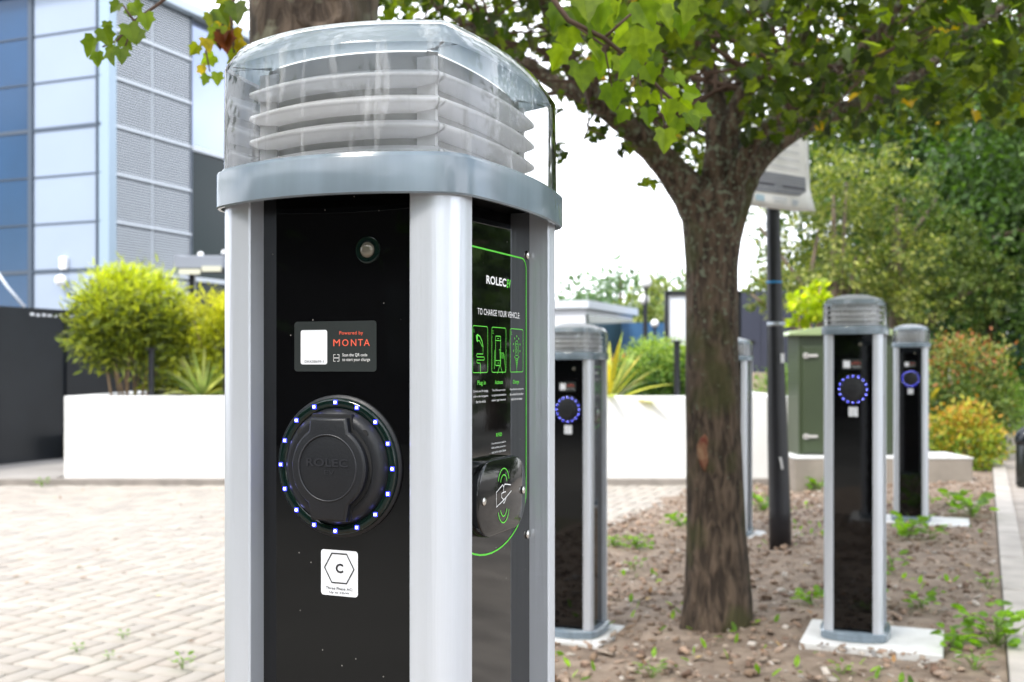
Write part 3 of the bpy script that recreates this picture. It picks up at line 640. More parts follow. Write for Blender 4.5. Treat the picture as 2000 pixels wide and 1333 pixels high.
L1.append(limb_px(t1, o1, [(600, -40, 2.15, .10), (560, -180, 2.15, .075), (430, -420, 2.1, .05), (250, -700, 2.0, .03)]))
L1.append(limb_px(t1, o1, [(600, -40, 2.15, .10), (680, -230, 2.1, .070), (850, -380, 2.0, .045), (1050, -480, 1.85, .028)]))
L1.append(limb_px(t1, o1, [(600, -60, 2.15, .09), (620, -250, 2.3, .070), (700, -380, 2.7, .05), (780, -420, 3.3, .03)]))
L1.append(limb_px(t1, o1, [(600, -60, 2.15, .09), (600, -400, 1.9, .06), (560, -900, 1.4, .04)]))
for T_, L_, nn in ((t2, L2, 7),):
    mb = MB()
    for lm in L_:
        for k in range(nn):
            q, r = lm[random.randint(len(lm) // 3, len(lm) - 1)]
            twigs(mb, q, max(.006, r * .38), Vector((random.gauss(0, 1), random.gauss(0, 1), random.gauss(.45, .3))).normalized(), random.uniform(.6, 1.3), 2)
    mb.build('twigs', BARKT, T_, True)
# knot on the big trunk, wound on the other
kn = MB(); c = at(625, 18, 2.035) - Vector(o1)
kn.rings([[(c.x + rr * 1.15 * math.cos(t), c.y - h, c.z + rr * math.sin(t)) for t in [2 * math.pi * i / 28 for i in range(28)]] for rr, h in ((.052, -.03), (.046, .004), (.040, .012), (.032, .010), (.024, .002), (.012, .004))], False, True)
kn.build('knot', BARK1, t1, True)
w = at(1376, 885, 4.372) - Vector(o2); wm = MB()
pts = [(.006, .090), (.028, .072), (.036, .03), (.030, -.01), (.026, -.05), (.006, -.095), (-.016, -.06), (-.028, -.01), (-.030, .03), (-.016, .068)]
pts = [(x * .85, z * .85) for x, z in pts]; wm.rings([[(w.x + x, w.y + .9 * abs(x) + .012, w.z + z) for x, z in pts], [(w.x + x * .8, w.y + .7 * abs(x) - .002, w.z + z * .85) for x, z in pts], [(w.x + x * .45, w.y + .5 * abs(x) + .002, w.z + z * .55) for x, z in pts]], False, True)
wm.build('wound', mat('raw_bark', (.13, .028, .014), .9, col2=(.26, .16, .09), nscale=26), t2, True, 'raw red-brown wound where the bark is torn')

# canopies
def canopy(T_, org, n, test, box, size=.047, pal=GREENS, per=16, sig=.10, bias=None):
    (x0, x1), (y0, y1), (z0, z1) = box; P = []; tot = 0
    while tot < n:
        c = np.array([RNG.uniform(x0, x1), RNG.uniform(y0, y1), z0 + (z1 - z0) * RNG.random() ** 1.35])
        if not test(c): continue
        q = c + RNG.normal(size=(per, 3)) * np.array([sig, sig, sig * .6]); P.append(q); tot += per
    P = np.concatenate(P); P = P[[i for i in range(len(P)) if test(P[i])]]; n = len(P)
    D = rdir(n, -.55, .8); N = rdir(n, 1.5, .55)
    C = palette(n, pal, .22); yl = RNG.random(n) < .012; C[yl] = (.50, .33, .02)
    return P - np.array(org), D, N, size * RNG.uniform(.65, 1.25, n), C
def test2(p):
    x, y, z = p
    if y < 2.9: return False
    sx = x / y * F + 1000; sy = 712 - (z - CZ) / y * F
    d = ((x - 1.1) / 3.4) ** 2 + ((y - 4.9) / 2.8) ** 2
    if d > 1: return False
    zb = (1.70 if 1080 < sx < 1560 else 1.86) + .10 * mn.noise(Vector((x * 1.3, y * 1.3, 0))) + .16 * max(0, .9 - x)
    if z < zb or z > 3.6 - 1.2 * d: return False
    if sx < 1075 and sy > 95 + (sx - 700) * .02: return False
    if sx < 735 and sy > -30: return False
    if 1075 <= sx < 1560:
        if sy > np.interp(sx, [1075, 1180, 1270, 1340, 1400, 1460, 1520, 1560], [185, 225, 290, 355, 380, 345, 270, 240]) - 30 * abs(mn.noise(Vector((x * 2.1, y, 5)))): return False
        if abs(sx - 1405) < 45 and sy > 120 and y < 4.7: return False
    if sx >= 1560 and sy > 262 + 60 * mn.noise(Vector((x * 1.7, y * 1.2, 9))): return False
    lm_ = np.interp(sx, [1460, 1540, 1620, 1720, 1800, 1870, 1960], [325, 262, 225, 190, 140, 80, 10])
    if 1460 < sx < 1960 and y < 4.95 and lm_ - 20 < sy < lm_ + 18 and mn.noise(Vector((x * 3, y * 3, 1))) > -.12: return False
    if 1385 < sx < 1450 and y < 4.5 and sy > 60: return False
    # openings in the crown
    if z < 2.9 and mn.noise(Vector((x * 2.3, y * 2.3, z * 2.3))) > .42: return False
    return True
P, D, N, sz, C = canopy(t2, o2, 25500, test2, ((-2.0, 4.3), (2.6, 7.6), (1.68, 3.6)))
leaves('crown', P, D, N, sz, C, 'maple', M_LEAF, t2)
def test1(p):
    x, y, z = p
    d = ((x + .5) / 2.6) ** 2 + ((y - 1.3) / 3.0) ** 2
    if d > 1 or z > 4.2 - 1.3 * d or z < 1.75: return False
    if y > .25:
        sx = x / y * F + 1000; sy = 712 - (z - CZ) / y * F
        if sy > -25 and sx > -400 and sx < 2400: return False
    return True
P, D, N, sz, C = canopy(t1, o1, 3200, test1, ((-3.1, 2.1), (-1.7, 4.3), (1.75, 4.0)), per=18, sig=.16, size=.075)
leaves('crown', P, D, N, sz, C, 'maple', M_LEAF, t1)
# hand-placed leaves of the big tree that hang into the picture: x, y, px size, angle of the tip (deg, 0 = down), depth
HANG_R = [(1205, 10, 75, -20), (1160, 45, 60, 20), (1118, 25, 55, 40), (1258, 62, 72, 5), (1290, 20, 60, 30), (1300, -5, 60, -20), (1132, 130, 70, 10), (1098, 100, 50, -30), (1195, 170, 62, 5), (1180, 110, 60, -15),
 (1213, 115, 60, 20), (1232, 120, 50, -30), (1262, 132, 42, 25), (1245, 95, 50, 10), (1285, 130, 40, -25), (1300, 145, 34, 60), (1255, 175, 40, -5), (1275, 185, 34, 40), (1310, 175, 40, 0), (1320, 150, 36, 45),
 (1265, 215, 42, 5), (1300, 205, 46, 15), (1330, 200, 40, 50), (1298, 258, 52, 0), (1325, 235, 42, -20), (1345, 225, 44, 30), (1360, 215, 38, 70), (1340, 180, 38, 80), (1150, 90, 50, 45), (1225, 60, 60, -40), (1110, 60, 60, 0), (1170, 5, 70, 0), (1250, 10, 66, 30),
 (1090, 20, 60, -10), (1140, -10, 70, 10), (1330, 35, 50, 10), (1345, 5, 50, -10), (1222, 215, 34, -30), (1208, 30, 60, 60), (1278, 105, 40, -10)]
HANG_L = [(203, 60, 40, 20), (183, 78, 46, -30), (190, 105, 34, 0), (222, 92, 50, 0), (252, 52, 44, 20), (236, 98, 34, 10), (232, 8, 30, -40), (262, 8, 34, 30), (284, 30, 38, 10), (250, 18, 30, 60), (210, 45, 26, 0), (272, 62, 36, -10), (240, 72, 40, 30)]
HANG_M = [(402, 78, 34, 20), (385, 90, 30, -40), (425, 60, 46, 10), (445, 30, 50, -15), (428, 20, 44, 30), (455, 60, 44, 0), (415, 110, 36, -50), (395, 130, 26, 10), (425, 145, 28, 0), (405, 150, 24, -30), (460, 10, 50, 10), (440, -10, 50, 20), (462, 110, 40, 0), (450, 90, 40, 20), (436, 45, 40, -60), (470, 85, 40, 30), (410, 30, 30, 0)]
for tgt, lst, Y, cols in (('hanging_leaves', HANG_R, 1.75, [(.14, .22, .010), (.10, .17, .008), (.19, .27, .013)]), ('hanging_leaves', HANG_L, 1.55, [(.11, .17, .016), (.14, .21, .018)]), ('hanging_leaves', HANG_M, 2.0, [(.24, .28, .02), (.45, .34, .02), (.14, .21, .02), (.18, .25, .02)])):
    P = []; D = []; N = []; s_ = []
    for x, y, s, a in lst:
        yy = Y + random.uniform(-.12, .12); p = at(x, y, yy); d = Vector((math.sin(R(a)), random.uniform(-.3, .3), -math.cos(R(a)))).normalized()
        s_.append(s * .92 * Y / F); p = p - d * s_[-1] * .1; P.append(p - Vector(o1)); D.append(d); N.append((random.gauss(0, .35), -1, random.gauss(.1, .3)))
    cc = palette(len(lst), cols, .12)
    shp = 'maple' if lst is not HANG_R else 'broad'
    n = len(lst); half = [i % 2 == 0 for i in range(n)]
    h1 = [i for i in range(n) if (i % 7 != 0 or lst is not HANG_R)]; h2 = [i for i in range(n) if i not in h1]
    leaves(tgt, np.array([P[i] for i in h1]), np.array([D[i] for i in h1]), np.array([N[i] for i in h1]), np.array([s_[i] for i in h1]), cc[h1], 'maple', M_LEAF, t1, .35, .14)
    if h2: leaves(tgt, np.array([P[i] for i in h2]), np.array([D[i] for i in h2]), np.array([N[i] for i in h2]), np.array([s_[i] for i in h2]), cc[h2], 'maple', M_LEAF, t1, .7, .3)
P = []; D = []; s_ = []
for cx, cy, m_, w_, h_ in ((1180, 245, 16, 34, 20), (1262, 352, 7, 16, 6), (1092, 300, 6, 8, 22), (1130, 205, 12, 40, 14), (1225, 290, 7, 22, 10), (1160, 262, 5, 12, 8)):
    for k in range(m_):
        P.append(at(cx + random.uniform(-w_, w_), cy + random.uniform(-h_, h_), 4.25 + random.uniform(-.1, .1)) - Vector(o2)); D.append((random.gauss(0, 1), random.gauss(0, .6), random.gauss(-.5, .5))); s_.append(.040 * random.uniform(.7, 1.2))
leaves('hanging_leaves', P, D, rdir(len(P), .6, .8), s_, palette(len(P), GREENS, .2), 'maple', M_LEAF, t2, .3, .1)
p = at(436, 68, 1.98) - Vector(o1)
leaves('brown_leaf', [p, p + Vector((.006, .004, .004))], [(.25, -.2, -1), (-.35, -.1, -1)], [(.3, -1, .1), (-.5, -1, 0)], [.040, .036], [(.16, .045, .018), (.11, .035, .016)], 'maple', M_LEAF, t1, fold=.8)
hb = MB()
def twig_px(pts, r0, Y): hb.tube([at(x, y, Y + .02) - Vector(o1) for x, y in pts], [r0 * (1 - .7 * i / len(pts)) for i in range(len(pts))], 6)
twig_px([(1060, -30), (1110, 40), (1180, 75), (1240, 125), (1290, 175), (1335, 215), (1350, 240)], .005, 1.75); twig_px([(1110, 40), (1180, 90), (1195, 170)], .0025, 1.75); twig_px([(1240, 125), (1262, 205)], .002, 1.75)
twig_px([(1290, 175), (1298, 255)], .002, 1.75); twig_px([(1180, 75), (1230, 30), (1290, -10)], .003, 1.75)
twig_px([(345, -20), (310, 8), (262, 42), (228, 80), (200, 92)], .0028, 1.55); twig_px([(262, 42), (240, 10)], .002, 1.55); twig_px([(262, 42), (245, 90)], .0018, 1.55)
twig_px([(470, -40), (450, 20), (430, 60), (402, 100)], .004, 2.0); twig_px([(450, 20), (458, 110)], .003, 2.0); twig_px([(402, 100), (410, 140)], .002, 2.0)
hb.build('twigs', BARKT, t1, True)

# ================================================================== SIGN POLE
ps = empty('sign_pole', (1.575, 6.43, -.06), 0, 'black lamp-style pole with a white notice leaning at its top, right of the forked tree', 'sign pole')
pp = lambda x, y, Y=6.43: at(x, y, Y) - Vector((1.575, 6.43, -.06))
M_POLE = mat('black_pole', (.012, .013, .018), .35, 0, .5, noise=.3, nscale=5)
MB().tube([pp(1524, 1075), pp(1523, 1000), pp(1519, 860), pp(1514, 640), pp(1510, 430), pp(1507, 250)], [.065, .064, .060, .047, .041, .040], 24).build('pole', M_POLE, ps, True)
q = pp(1516, 634, 6.43); MB().tube([q + Vector((0, 0, -.010)), q + Vector((0, 0, .012))], .0535, 24).build('strap', mat('galvanised', (.45, .5, .55), .4, .7), ps, True)
q = pp(1512, 552, 6.43); MB().tube([q + Vector((0, 0, -.006)), q + Vector((0, 0, .006))], .0465, 24).build('blue_tape', mat('blue_tape', (.02, .25, .55), .5), ps, True)
q = pp(1528, 700, 6.38); MB().box(q + Vector((.0, -.0, 0)), (.020, .02, .055)).build('label', M_WHITE, ps)
q = pp(1526, 905, 6.36); MB().tube([q + Vector((-.006, .004, .035)), q + Vector((.000, -.003, 0)), q + Vector((.006, .001, -.035))], .007, 6).build('scuff', mat('scuff', (.5, .5, .5), .8), ps)
# notice: a sheet hanging slightly off square, its lower right corner curling
nb = MB(); cols_ = 14; rows_ = 10; tl, trr, bl, brr = (1452, 235), (1578, 262), (1466, 403), (1584, 417)
grid = []
for j in range(rows_ + 1):
    for i in range(cols_ + 1):
        a, b = i / cols_, j / rows_
        x = (tl[0] * (1 - a) + trr[0] * a) * (1 - b) + (bl[0] * (1 - a) + brr[0] * a) * b; y = (tl[1] * (1 - a) + trr[1] * a) * (1 - b) + (bl[1] * (1 - a) + brr[1] * a) * b
        cu = max(0, b - .72) / .28 * max(0, a - .72) / .28; x += 9 * cu; y -= 4 * cu
        grid.append(pp(x, y, 6.36 - .05 * cu + .05 * a))
fs = [(j * (cols_ + 1) + i, j * (cols_ + 1) + i + 1, (j + 1) * (cols_ + 1) + i + 1, (j + 1) * (cols_ + 1) + i) for j in range(rows_) for i in range(cols_)]
nt_ = nb.add(grid, fs).build('notice', mat('notice_white', (.88, .89, .92), .5), ps, True)
md = nt_.modifiers.new('Solid', 'SOLIDIFY'); md.thickness = .003; md.offset = 1
def npt(a, b, off=.006):
    x = (tl[0] * (1 - a) + trr[0] * a) * (1 - b) + (bl[0] * (1 - a) + brr[0] * a) * b; y = (tl[1] * (1 - a) + trr[1] * a) * (1 - b) + (bl[1] * (1 - a) + brr[1] * a) * b
    return pp(x, y, 6.36 - off + .05 * a)
def nrect(mb, a0, b0, a1, b1, off=.006): mb.add([npt(a0, b0, off), npt(a1, b0, off), npt(a1, b1, off), npt(a0, b1, off)], [(0, 1, 2, 3)])
mb = MB(); nrect(mb, .03, .56, .93, .80); mb.build('text_block', mat('notice_grey', (.22, .24, .30), .6), nt_)
mb = MB()
for k in range(7): nrect(mb, .04, .585 + k * .03, .92, .592 + k * .03, .008)
for k in range(4): nrect(mb, .35, .16 + k * .10, .85, .175 + k * .10, .008)
mb.build('text_lines', mat('notice_line', (.55, .57, .62), .6), nt_)
mb = MB(); nrect(mb, .04, .70, .42, .712, .009); nrect(mb, .55, .705, .92, .717, .009); mb.build('text_lines', mat('notice_dark', (.05, .04, .06), .6), nt_)
mb = MB(); nrect(mb, .10, .85, .24, .92, .008); mb.build('logo_patch', mat('notice_blue', (.45, .62, .75), .6), nt_)
mb = MB(); nrect(mb, .38, .86, .62, .875, .008); nrect(mb, .40, .90, .60, .912, .008); nrect(mb, .70, .86, .80, .93, .008); mb.build('text_lines', mat('notice_pale', (.55, .6, .68), .6), nt_)

# ================================================================== PLANTER WALL AND PLANTS
PW = empty('planter_wall', (-.77, 10.3, -.1), 0, 'long low white rendered wall that holds the raised planting', 'planter wall')
M_REND = mat('white_render', (.80, .80, .79), .85, noise=.16, nscale=3, bump=.15, stretch=(1, 1, .35))
MB().box((0, .10, .415), (6.96, .20, .83)).build('wall_face', M_REND, PW, bevel=.012)
MB().box((-3.38, 1.1, .415), (.2, 1.8, .83)).build('wall_face', M_REND, PW, bevel=.012)
MB().box((3.33, 1.0, .415), (.2, 1.6, .83)).build('wall_face', M_REND, PW)
MB().box((0, 1.1, .34), (6.6, 1.8, .68)).build('planting_soil', mat('planter_soil', (.06, .045, .03), .95), PW)
pl = MB(); pl.box((2.725 + .77, -.05, .40), (.085, .12, .80)); pl.lathe([(.060, .80), (.058, .815), (.045, .83), (.02, .838)], (2.725 + .77, -.05, 0), 20); pl.build('end_pillar', M_REND, PW, 'auto')
# mass of leaves helper
def shrub(name, base, ells, n, size, shape, pal, label, cat, group=None, stems=0, sig=.25, per=24, upl=.2, fold=.25, m=None, top=None, clip=None, stemc=(.30, .20, .12)):
    T_ = empty(name, base, 0, label, cat, group)
    P = clumps(n, ells, per, sig)
    if clip is not None: P = P[[clip(p) for p in P]]
    n = len(P); C = palette(n, pal, .2)
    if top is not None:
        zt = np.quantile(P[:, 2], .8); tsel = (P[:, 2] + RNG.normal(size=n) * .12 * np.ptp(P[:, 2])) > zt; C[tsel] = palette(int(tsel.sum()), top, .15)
    c0 = np.mean([e[0] for e in ells], 0); Dn = (P - c0); Dn /= np.linalg.norm(Dn, axis=1)[:, None] + 1e-6
    D = Dn * .7 + rdir(n, upl, .8); N = rdir(n, .8, .7) + Dn * .6
    leaves('foliage', P, D, N, size * RNG.uniform(.6, 1.3, n), C, shape, m or M_LEAF2, T_, fold)
    if stems:
        mb = MB(); zc_ = c0[2]
        for k in range(stems):
            x0, y0 = RNG.normal(size=2) * .10 * ells[0][1][0]; e = ells[k % len(ells)]; x1, y1 = e[0][0] + RNG.normal() * .4 * e[1][0], e[0][1] + RNG.normal() * .4 * e[1][1]
            mb.tube([(x0 + (x1 - x0) * .25, y0, 0), (x0 + (x1 - x0) * .5, y0 + .3 * (y1 - y0), e[0][2] * .45), (x1, y1, e[0][2] * 1.05)], [.014, .011, .006], 6)
        mb.build('stems', mat('stem', stemc, .8), T_, True)
    return T_
ZP = .60   # planter soil level
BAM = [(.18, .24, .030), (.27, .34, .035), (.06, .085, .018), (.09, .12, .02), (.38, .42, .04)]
def bx(x, Y=10.95): return (x - 1000) / F * Y
b1 = (bx(255), 10.95, ZP)
shrub('bamboo_bush', b1, [((0.0, 0, 1.02), (.48, .42, .34)), ((-.22, 0, .85), (.26, .3, .30)), ((.25, .05, .82), (.26, .3, .36)), ((-.28, -.05, .62), (.24, .25, .24)), ((.30, 0, .55), (.24, .25, .40)), ((0, .1, .75), (.38, .3, .3)), ((.30, 0, 1.22), (.12, .15, .12)), ((-.12, 0, 1.30), (.15, .15, .10)), ((-.48, 0, 1.02), (.10, .15, .12))], 15000, .095, 'thin', BAM, 'bamboo-like bush with bare tan stems and yellow-green top, at the left planter end', 'bush', 'yellow-green bushes in the planter', stems=12, sig=.30, fold=.1, stemc=(.32, .22, .13), top=[(.56, .62, .03), (.42, .50, .03)])  # dark greens and brighter top leaves carry the bush's shade and light
b2 = (bx(420), 11.05, ZP)
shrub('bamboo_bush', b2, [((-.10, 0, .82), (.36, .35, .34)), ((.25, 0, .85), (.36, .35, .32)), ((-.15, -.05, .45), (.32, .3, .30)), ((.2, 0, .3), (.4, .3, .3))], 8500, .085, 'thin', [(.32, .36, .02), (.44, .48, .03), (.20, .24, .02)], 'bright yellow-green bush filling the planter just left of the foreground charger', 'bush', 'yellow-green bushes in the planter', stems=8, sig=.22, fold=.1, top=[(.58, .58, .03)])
def spiky(base, n, L, pal, label, lean=(0, 0), wid=.022, group='spiky plants'):
    T_ = empty('spiky_plant', base, 0, label, 'spiky plant', group); V = []; P = []; C = []
    for k in range(n):
        a = random.uniform(0, 6.28); el = random.uniform(.25, 1.3); l = L * random.uniform(.65, 1.1); d = Vector((math.cos(a) * math.cos(el) + lean[0], math.sin(a) * math.cos(el) * .6 + lean[1], math.sin(el))).normalized()
        sd_ = d.cross(Vector((0, 0, 1))).normalized(); sd_ = (sd_ + Vector((0, -.5, .3)) * random.uniform(-1, 1)).normalized(); c = random.choice(pal); m_ = 6; b = len(V)
        for i in range(m_ + 1):
            t = i / m_; p = d * l * t + Vector((0, 0, -.32 * l * t * t * math.cos(el))) ; w_ = wid * (math.sin(math.pi * min(1, t * .85 + .12))) * (1 if i < m_ else .15)
            V += [tuple(p + sd_ * w_), tuple(p - sd_ * w_)]
        for i in range(m_): P.append((b + 2 * i, b + 2 * i + 1, b + 2 * i + 3, b + 2 * i + 2)); C.append(np.array(c) * random.uniform(.8, 1.2))
    np_mesh('blades', np.array(V), np.array(P), M_LEAF2, T_, tint=np.array(C), smooth=True); return T_
spiky((bx(395, 10.6), 10.6, ZP + .1), 46, .62, [(.28, .36, .12), (.20, .30, .08), (.42, .46, .20)], 'grey-green spiky plant beside the foreground charger, in the left half of the planter', wid=.018)
spiky((bx(1185, 10.6), 10.6, ZP + .02), 44, .80, [(.50, .52, .12), (.42, .50, .18), (.62, .50, .05), (.34, .45, .14)], 'yellow-striped spiky plant leaning right over the white wall', (.45, -.1), .034)
spiky((bx(1815, 12.2), 12.2, .55), 26, .8, [(.45, .55, .12), (.35, .5, .12), (.6, .5, .1)], 'spiky plant standing up behind the red-tipped hedge', (0, 0), .026)
HG = [(.10, .20, .03), (.14, .26, .04), (.08, .16, .03)]
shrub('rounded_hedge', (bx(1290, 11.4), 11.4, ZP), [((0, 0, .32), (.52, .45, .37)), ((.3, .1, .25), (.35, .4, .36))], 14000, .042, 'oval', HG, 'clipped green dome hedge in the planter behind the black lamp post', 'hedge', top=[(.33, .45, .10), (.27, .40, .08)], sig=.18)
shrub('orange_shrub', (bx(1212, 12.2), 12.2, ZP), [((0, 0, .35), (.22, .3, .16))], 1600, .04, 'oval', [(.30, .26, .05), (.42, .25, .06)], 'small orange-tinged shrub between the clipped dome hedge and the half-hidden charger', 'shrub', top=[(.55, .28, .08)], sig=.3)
def post(x, Y, y0, y1, label):
    T_ = empty('garden_post', (bx(x, Y), Y, ZP), 0, label, 'post', 'black posts in the planter'); h0 = 0; h1 = at(x, y0, Y).z - ZP
    MB().lathe([(.030, 0), (.030, h1 - .03), (.034, h1 - .03), (.034, h1 - .018)], (0, 0, 0), 16).build('shaft', M_POLE, T_, 'auto'); MB().lathe([(.058, h1 - .018), (.060, h1 - .006), (.045, h1)], (0, 0, 0), 16).build('post_cap', M_POLE, T_, 'auto')
post(1322, 10.5, 665, 775, 'black post with flat cap in front of the clipped dome hedge')
post(296, 10.5, 680, 775, 'black post among the bamboo stems at the left of the planter'); post(441, 10.5, 680, 775, 'black post right beside the edge of the foreground charger')

# ================================================================== BLACK FENCE
M_FEN = mat('black_hoarding', (.014, .017, .022), .28, 0, .5, noise=.2, nscale=3, bump=.04, bscale=3)
fn = empty('black_fence', (-5.585, 11.85, -.06), 0, 'tall glossy black panel fence at the left, running back behind the bamboo-like bush', 'fence')
for k in range(7):
    c = E2 * (-2.2 + 1.25 * k); MB().box((c.x, c.y, .865), (.05, 1.225, 1.73), rz=-TH).build('fence_panel', M_FEN, fn, bevel=.004)
    c = E2 * (-2.825 + 1.25 * k) + E1 * .02; MB().box((c.x, c.y, .86), (.07, .03, 1.72), rz=-TH).build('fence_post', M_FEN, fn)
c0 = E2 * .42 + E1 * .03
tx = MB()  # small white strips in a row along the panels
for k in range(9):
    if k == 6: continue
    c = c0 + E2 * (k * .085); tx.box((c.x, c.y, 1.655 + random.uniform(-.004, .004)), (.004, random.uniform(.035, .065), random.uniform(.02, .034)), rz=-TH)
tx.build('white_strips', M_WHITE, fn, label='row of small white strips near the top of the black fence')
tag(MB().box((-5.0, 12.6, .06), (.5, .06, .3), rz=-TH).build('stained_board', mat('dusty_board', (.10, .09, .06), .8)), 'low dusty board leaning at the foot of the black fence', 'board')

# ================================================================== OFFICE BUILDING
P0 = Vector((-8.24, 22, 0)); A = -E1; Bv = E2
bd = empty('office_building', P0, -TH, 'office building at the left with blue glass, white panels and a louvred side', 'building')
# local frame: x = e1, y = e2; left face runs to -x at y=0, right face runs to +y at x=0
LV = [-.1, 1.0, 1.98, 2.96, 3.94, 4.92, 5.90, 6.88, 7.86, 8.84]
M_MULL = mat('dark_mullion', (.05, .07, .10), .4); M_FIN = mat('grey_fin', (.30, .38, .46), .35, .3); M_ROOF = mat('roof_edge', (.50, .58, .66), .4)
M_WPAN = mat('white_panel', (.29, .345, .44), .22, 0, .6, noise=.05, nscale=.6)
M_BGL = mat('blue_glass', (.016, .062, .15), .08, 0, .6, noise=.25, nscale=.35)
M_DGL = mat('dark_glass', (.006, .014, .014), .06, 0, .25)
M_LVB = mat('louvre_back', (.02, .028, .04), .6); M_SLAT = mat('louvre_slat', (.58, .62, .67), .4, .1); M_UGL = mat('sky_glass', (.34, .38, .50), .05, .85); M_LVF = mat('louvre_frame', (.52, .56, .61), .5)
core = MB(); core.box((-5.0, 6.2, 4.35), (9.8, 12.2, 8.9)); core.build('core', mat('core_wall', (.2, .22, .25), .8), bd)
for k in range(len(LV) - 1):
    z0, z1 = LV[k], LV[k + 1]; zc_, hh = (z0 + z1) / 2, z1 - z0
    for x0, x1 in ((.17, 1.84),):
        MB().box((-(x0 + x1) / 2, -.02, zc_), (x1 - x0, .04, hh - .03)).build('wall_panel', M_WPAN, bd)
    for q in range(4): MB().box((-2.0 - .62 - q * 1.30, -.02, zc_), (1.26, .04, hh - .04)).build('window_pane', M_BGL, bd)
    # louvred bays
    for y0, y1 in ((.16, 1.34), (1.38, 2.56)):
        yc = (y0 + y1) / 2; lf = MB(); lf.box((.012, yc, zc_), (.02, y1 - y0, hh)); o = lf.build('louvre_bay', M_LVB, bd)
        ns = 16; sl_ = MB()
        for s_ in range(ns):
            z = z0 + .05 + (hh - .1) * (s_ + .5) / ns; sl_.add([(.025, y0, z - .004), (.025, y1, z - .004), (.075, y1, z - .034), (.075, y0, z - .034), (.025, y0, z + .006), (.025, y1, z + .006), (.075, y1, z - .010), (.075, y0, z - .010)], [(3, 2, 1, 0), (4, 5, 6, 7), (2, 3, 7, 6), (0, 1, 5, 4), (1, 2, 6, 5), (3, 0, 4, 7)])
        sl_.build('slats', M_SLAT, o)
    MB().box((.05, 1.36, z0), (.10, 2.42, .055)).build('louvre_rail', M_LVF, bd)
    for y0, y1 in ((2.62, 4.4), (4.45, 6.2), (6.25, 8.0), (8.05, 9.8), (9.85, 11.6)):
        if k % 3 == 0: z2 = LV[min(k + 3, 9)]; MB().box((-.02, (y0 + y1) / 2, (z0 + z2) / 2), (.05, y1 - y0, z2 - z0 - .08)).build('window_pane', M_UGL if k == 6 else M_DGL, bd)  # upper panes carry the sky's reflection in their tint, lower ones stay dark
    if k % 3 == 0: MB().box((.03, 7.1, z0), (.08, 9.0, .10)).build('sill_band', M_LVF, bd)
    th = .075 if k % 3 == 0 else .025
    MB().box((-3.5, -.045, z0), (6.9, .03, th)).build('transom', M_MULL, bd)
for x in (-.15, -1.92, -3.26, -4.56, -5.86): MB().box((x, -.05, 4.4), (.045 if x == -.15 else .12 if x == -1.92 else .03, .06, 8.84)).build('mullion', M_MULL, bd)
MB().box((.02, .05, 4.4), (.26, .22, 8.84)).build('corner_fin', M_FIN, bd)
MB().box((.03, 1.36, 4.4), (.05, .03, 8.84)).build('louvre_stile', M_LVF, bd); MB().box((.05, 2.59, 4.4), (.09, .05, 8.84)).build('louvre_stile', M_MULL, bd)
MB().box((-4.9, 6.0, 8.93), (10.4, 12.6, .2)).build('roof', M_ROOF, bd)
# lamps on the white panel
q = at(129, 515, 22.35) - P0; ql = lambda p: Vector((p.dot(E1), p.dot(E2), p.z))
c = ql(q); M_LMP = mat('lamp_glass', (.85, .85, .85), .4)
MB().box((c.x, -.09, c.z), (.17, .10, .26)).build('wall_lamp', M_LMP, bd, bevel=.02)
c2 = ql(at(128, 549, 22.35) - P0); MB().lathe([(.02, .115), (.09, .08), (.12, .02), (.12, -.03), (.09, -.09), (.02, -.115)], (c2.x, -.15, c2.z), 20).build('wall_lamp', M_LMP, bd, True)
pipe = MB(); pipe.tube([ql(at(-12, 522, 21.2) - P0), ql(at(14, 560, 21.2) - P0), ql(at(48, 600, 21.2) - P0)], .03, 8); pipe.build('stay_rod', M_LVF, bd, True)

# grey canopy with two globe lamps behind the bright bush
cp = empty('entrance_canopy', at(405, 560, 14) * 1.0, 0, 'low grey canopy with cream fascia boards behind the bright yellow-green bush', 'canopy')
MB().box((.0, 0, .28), (.62, .8, .16)).build('canopy_roof', mat('canopy_grey', (.22, .24, .28), .6), cp, bevel=.01)
MB().box((-.10, -.42, .155), (.26, .03, .065)).build('fascia', mat('cream_board', (.55, .54, .42), .7), cp); MB().box((.17, -.42, .19), (.24, .03, .065)).build('fascia', mat('cream_board2', (.55, .54, .42), .7), cp)
for sx in (-.25, .25): MB().box((sx, .2, -.55), (.07, .07, 1.5)).build('leg', M_POLE, cp)
def globe(x, y, Y, r, label, group, pole_to):
    c = at(x, y, Y); T_ = empty('globe_lamp', (c.x, c.y, pole_to), 0, label, 'lamp', group); h = c.z - pole_to
    MB().lathe([(r * math.sin(t), h - r * math.cos(t)) for t in [R(8 + 164 * i / 10) for i in range(11)]], (0, 0, 0), 18).build('globe', M_LMP, T_, True)
    MB().lathe([(.04, 0), (.028, .1), (.022, h - r * 1.3), (.05, h - r * 1.15), (.05, h - r * .95)], (0, 0, 0), 12).build('lamp_post', M_POLE, T_, 'auto'); return T_
globe(392, 498, 13.9, .038, 'small white globe lamp on the grey canopy, left one of the pair', 'globe lamps on the grey canopy', at(0, 512, 13.9).z)
globe(438, 494, 13.9, .036, 'small white globe lamp on the grey canopy, right at the edge of the foreground charger', 'globe lamps on the grey canopy', at(0, 508, 13.9).z)
globe(1262, 552, 18, .095, 'tallest white globe lamp, seen between the foreground charger and the tree', 'globe street lamps', -.13)
globe(1258, 585, 23, .115, 'white globe lamp just below and behind the tallest one', 'globe street lamps', -.13)
globe(1279, 632, 20, .075, 'lowest and smallest white globe lamp, right above the clipped hedge', 'globe street lamps', -.13)
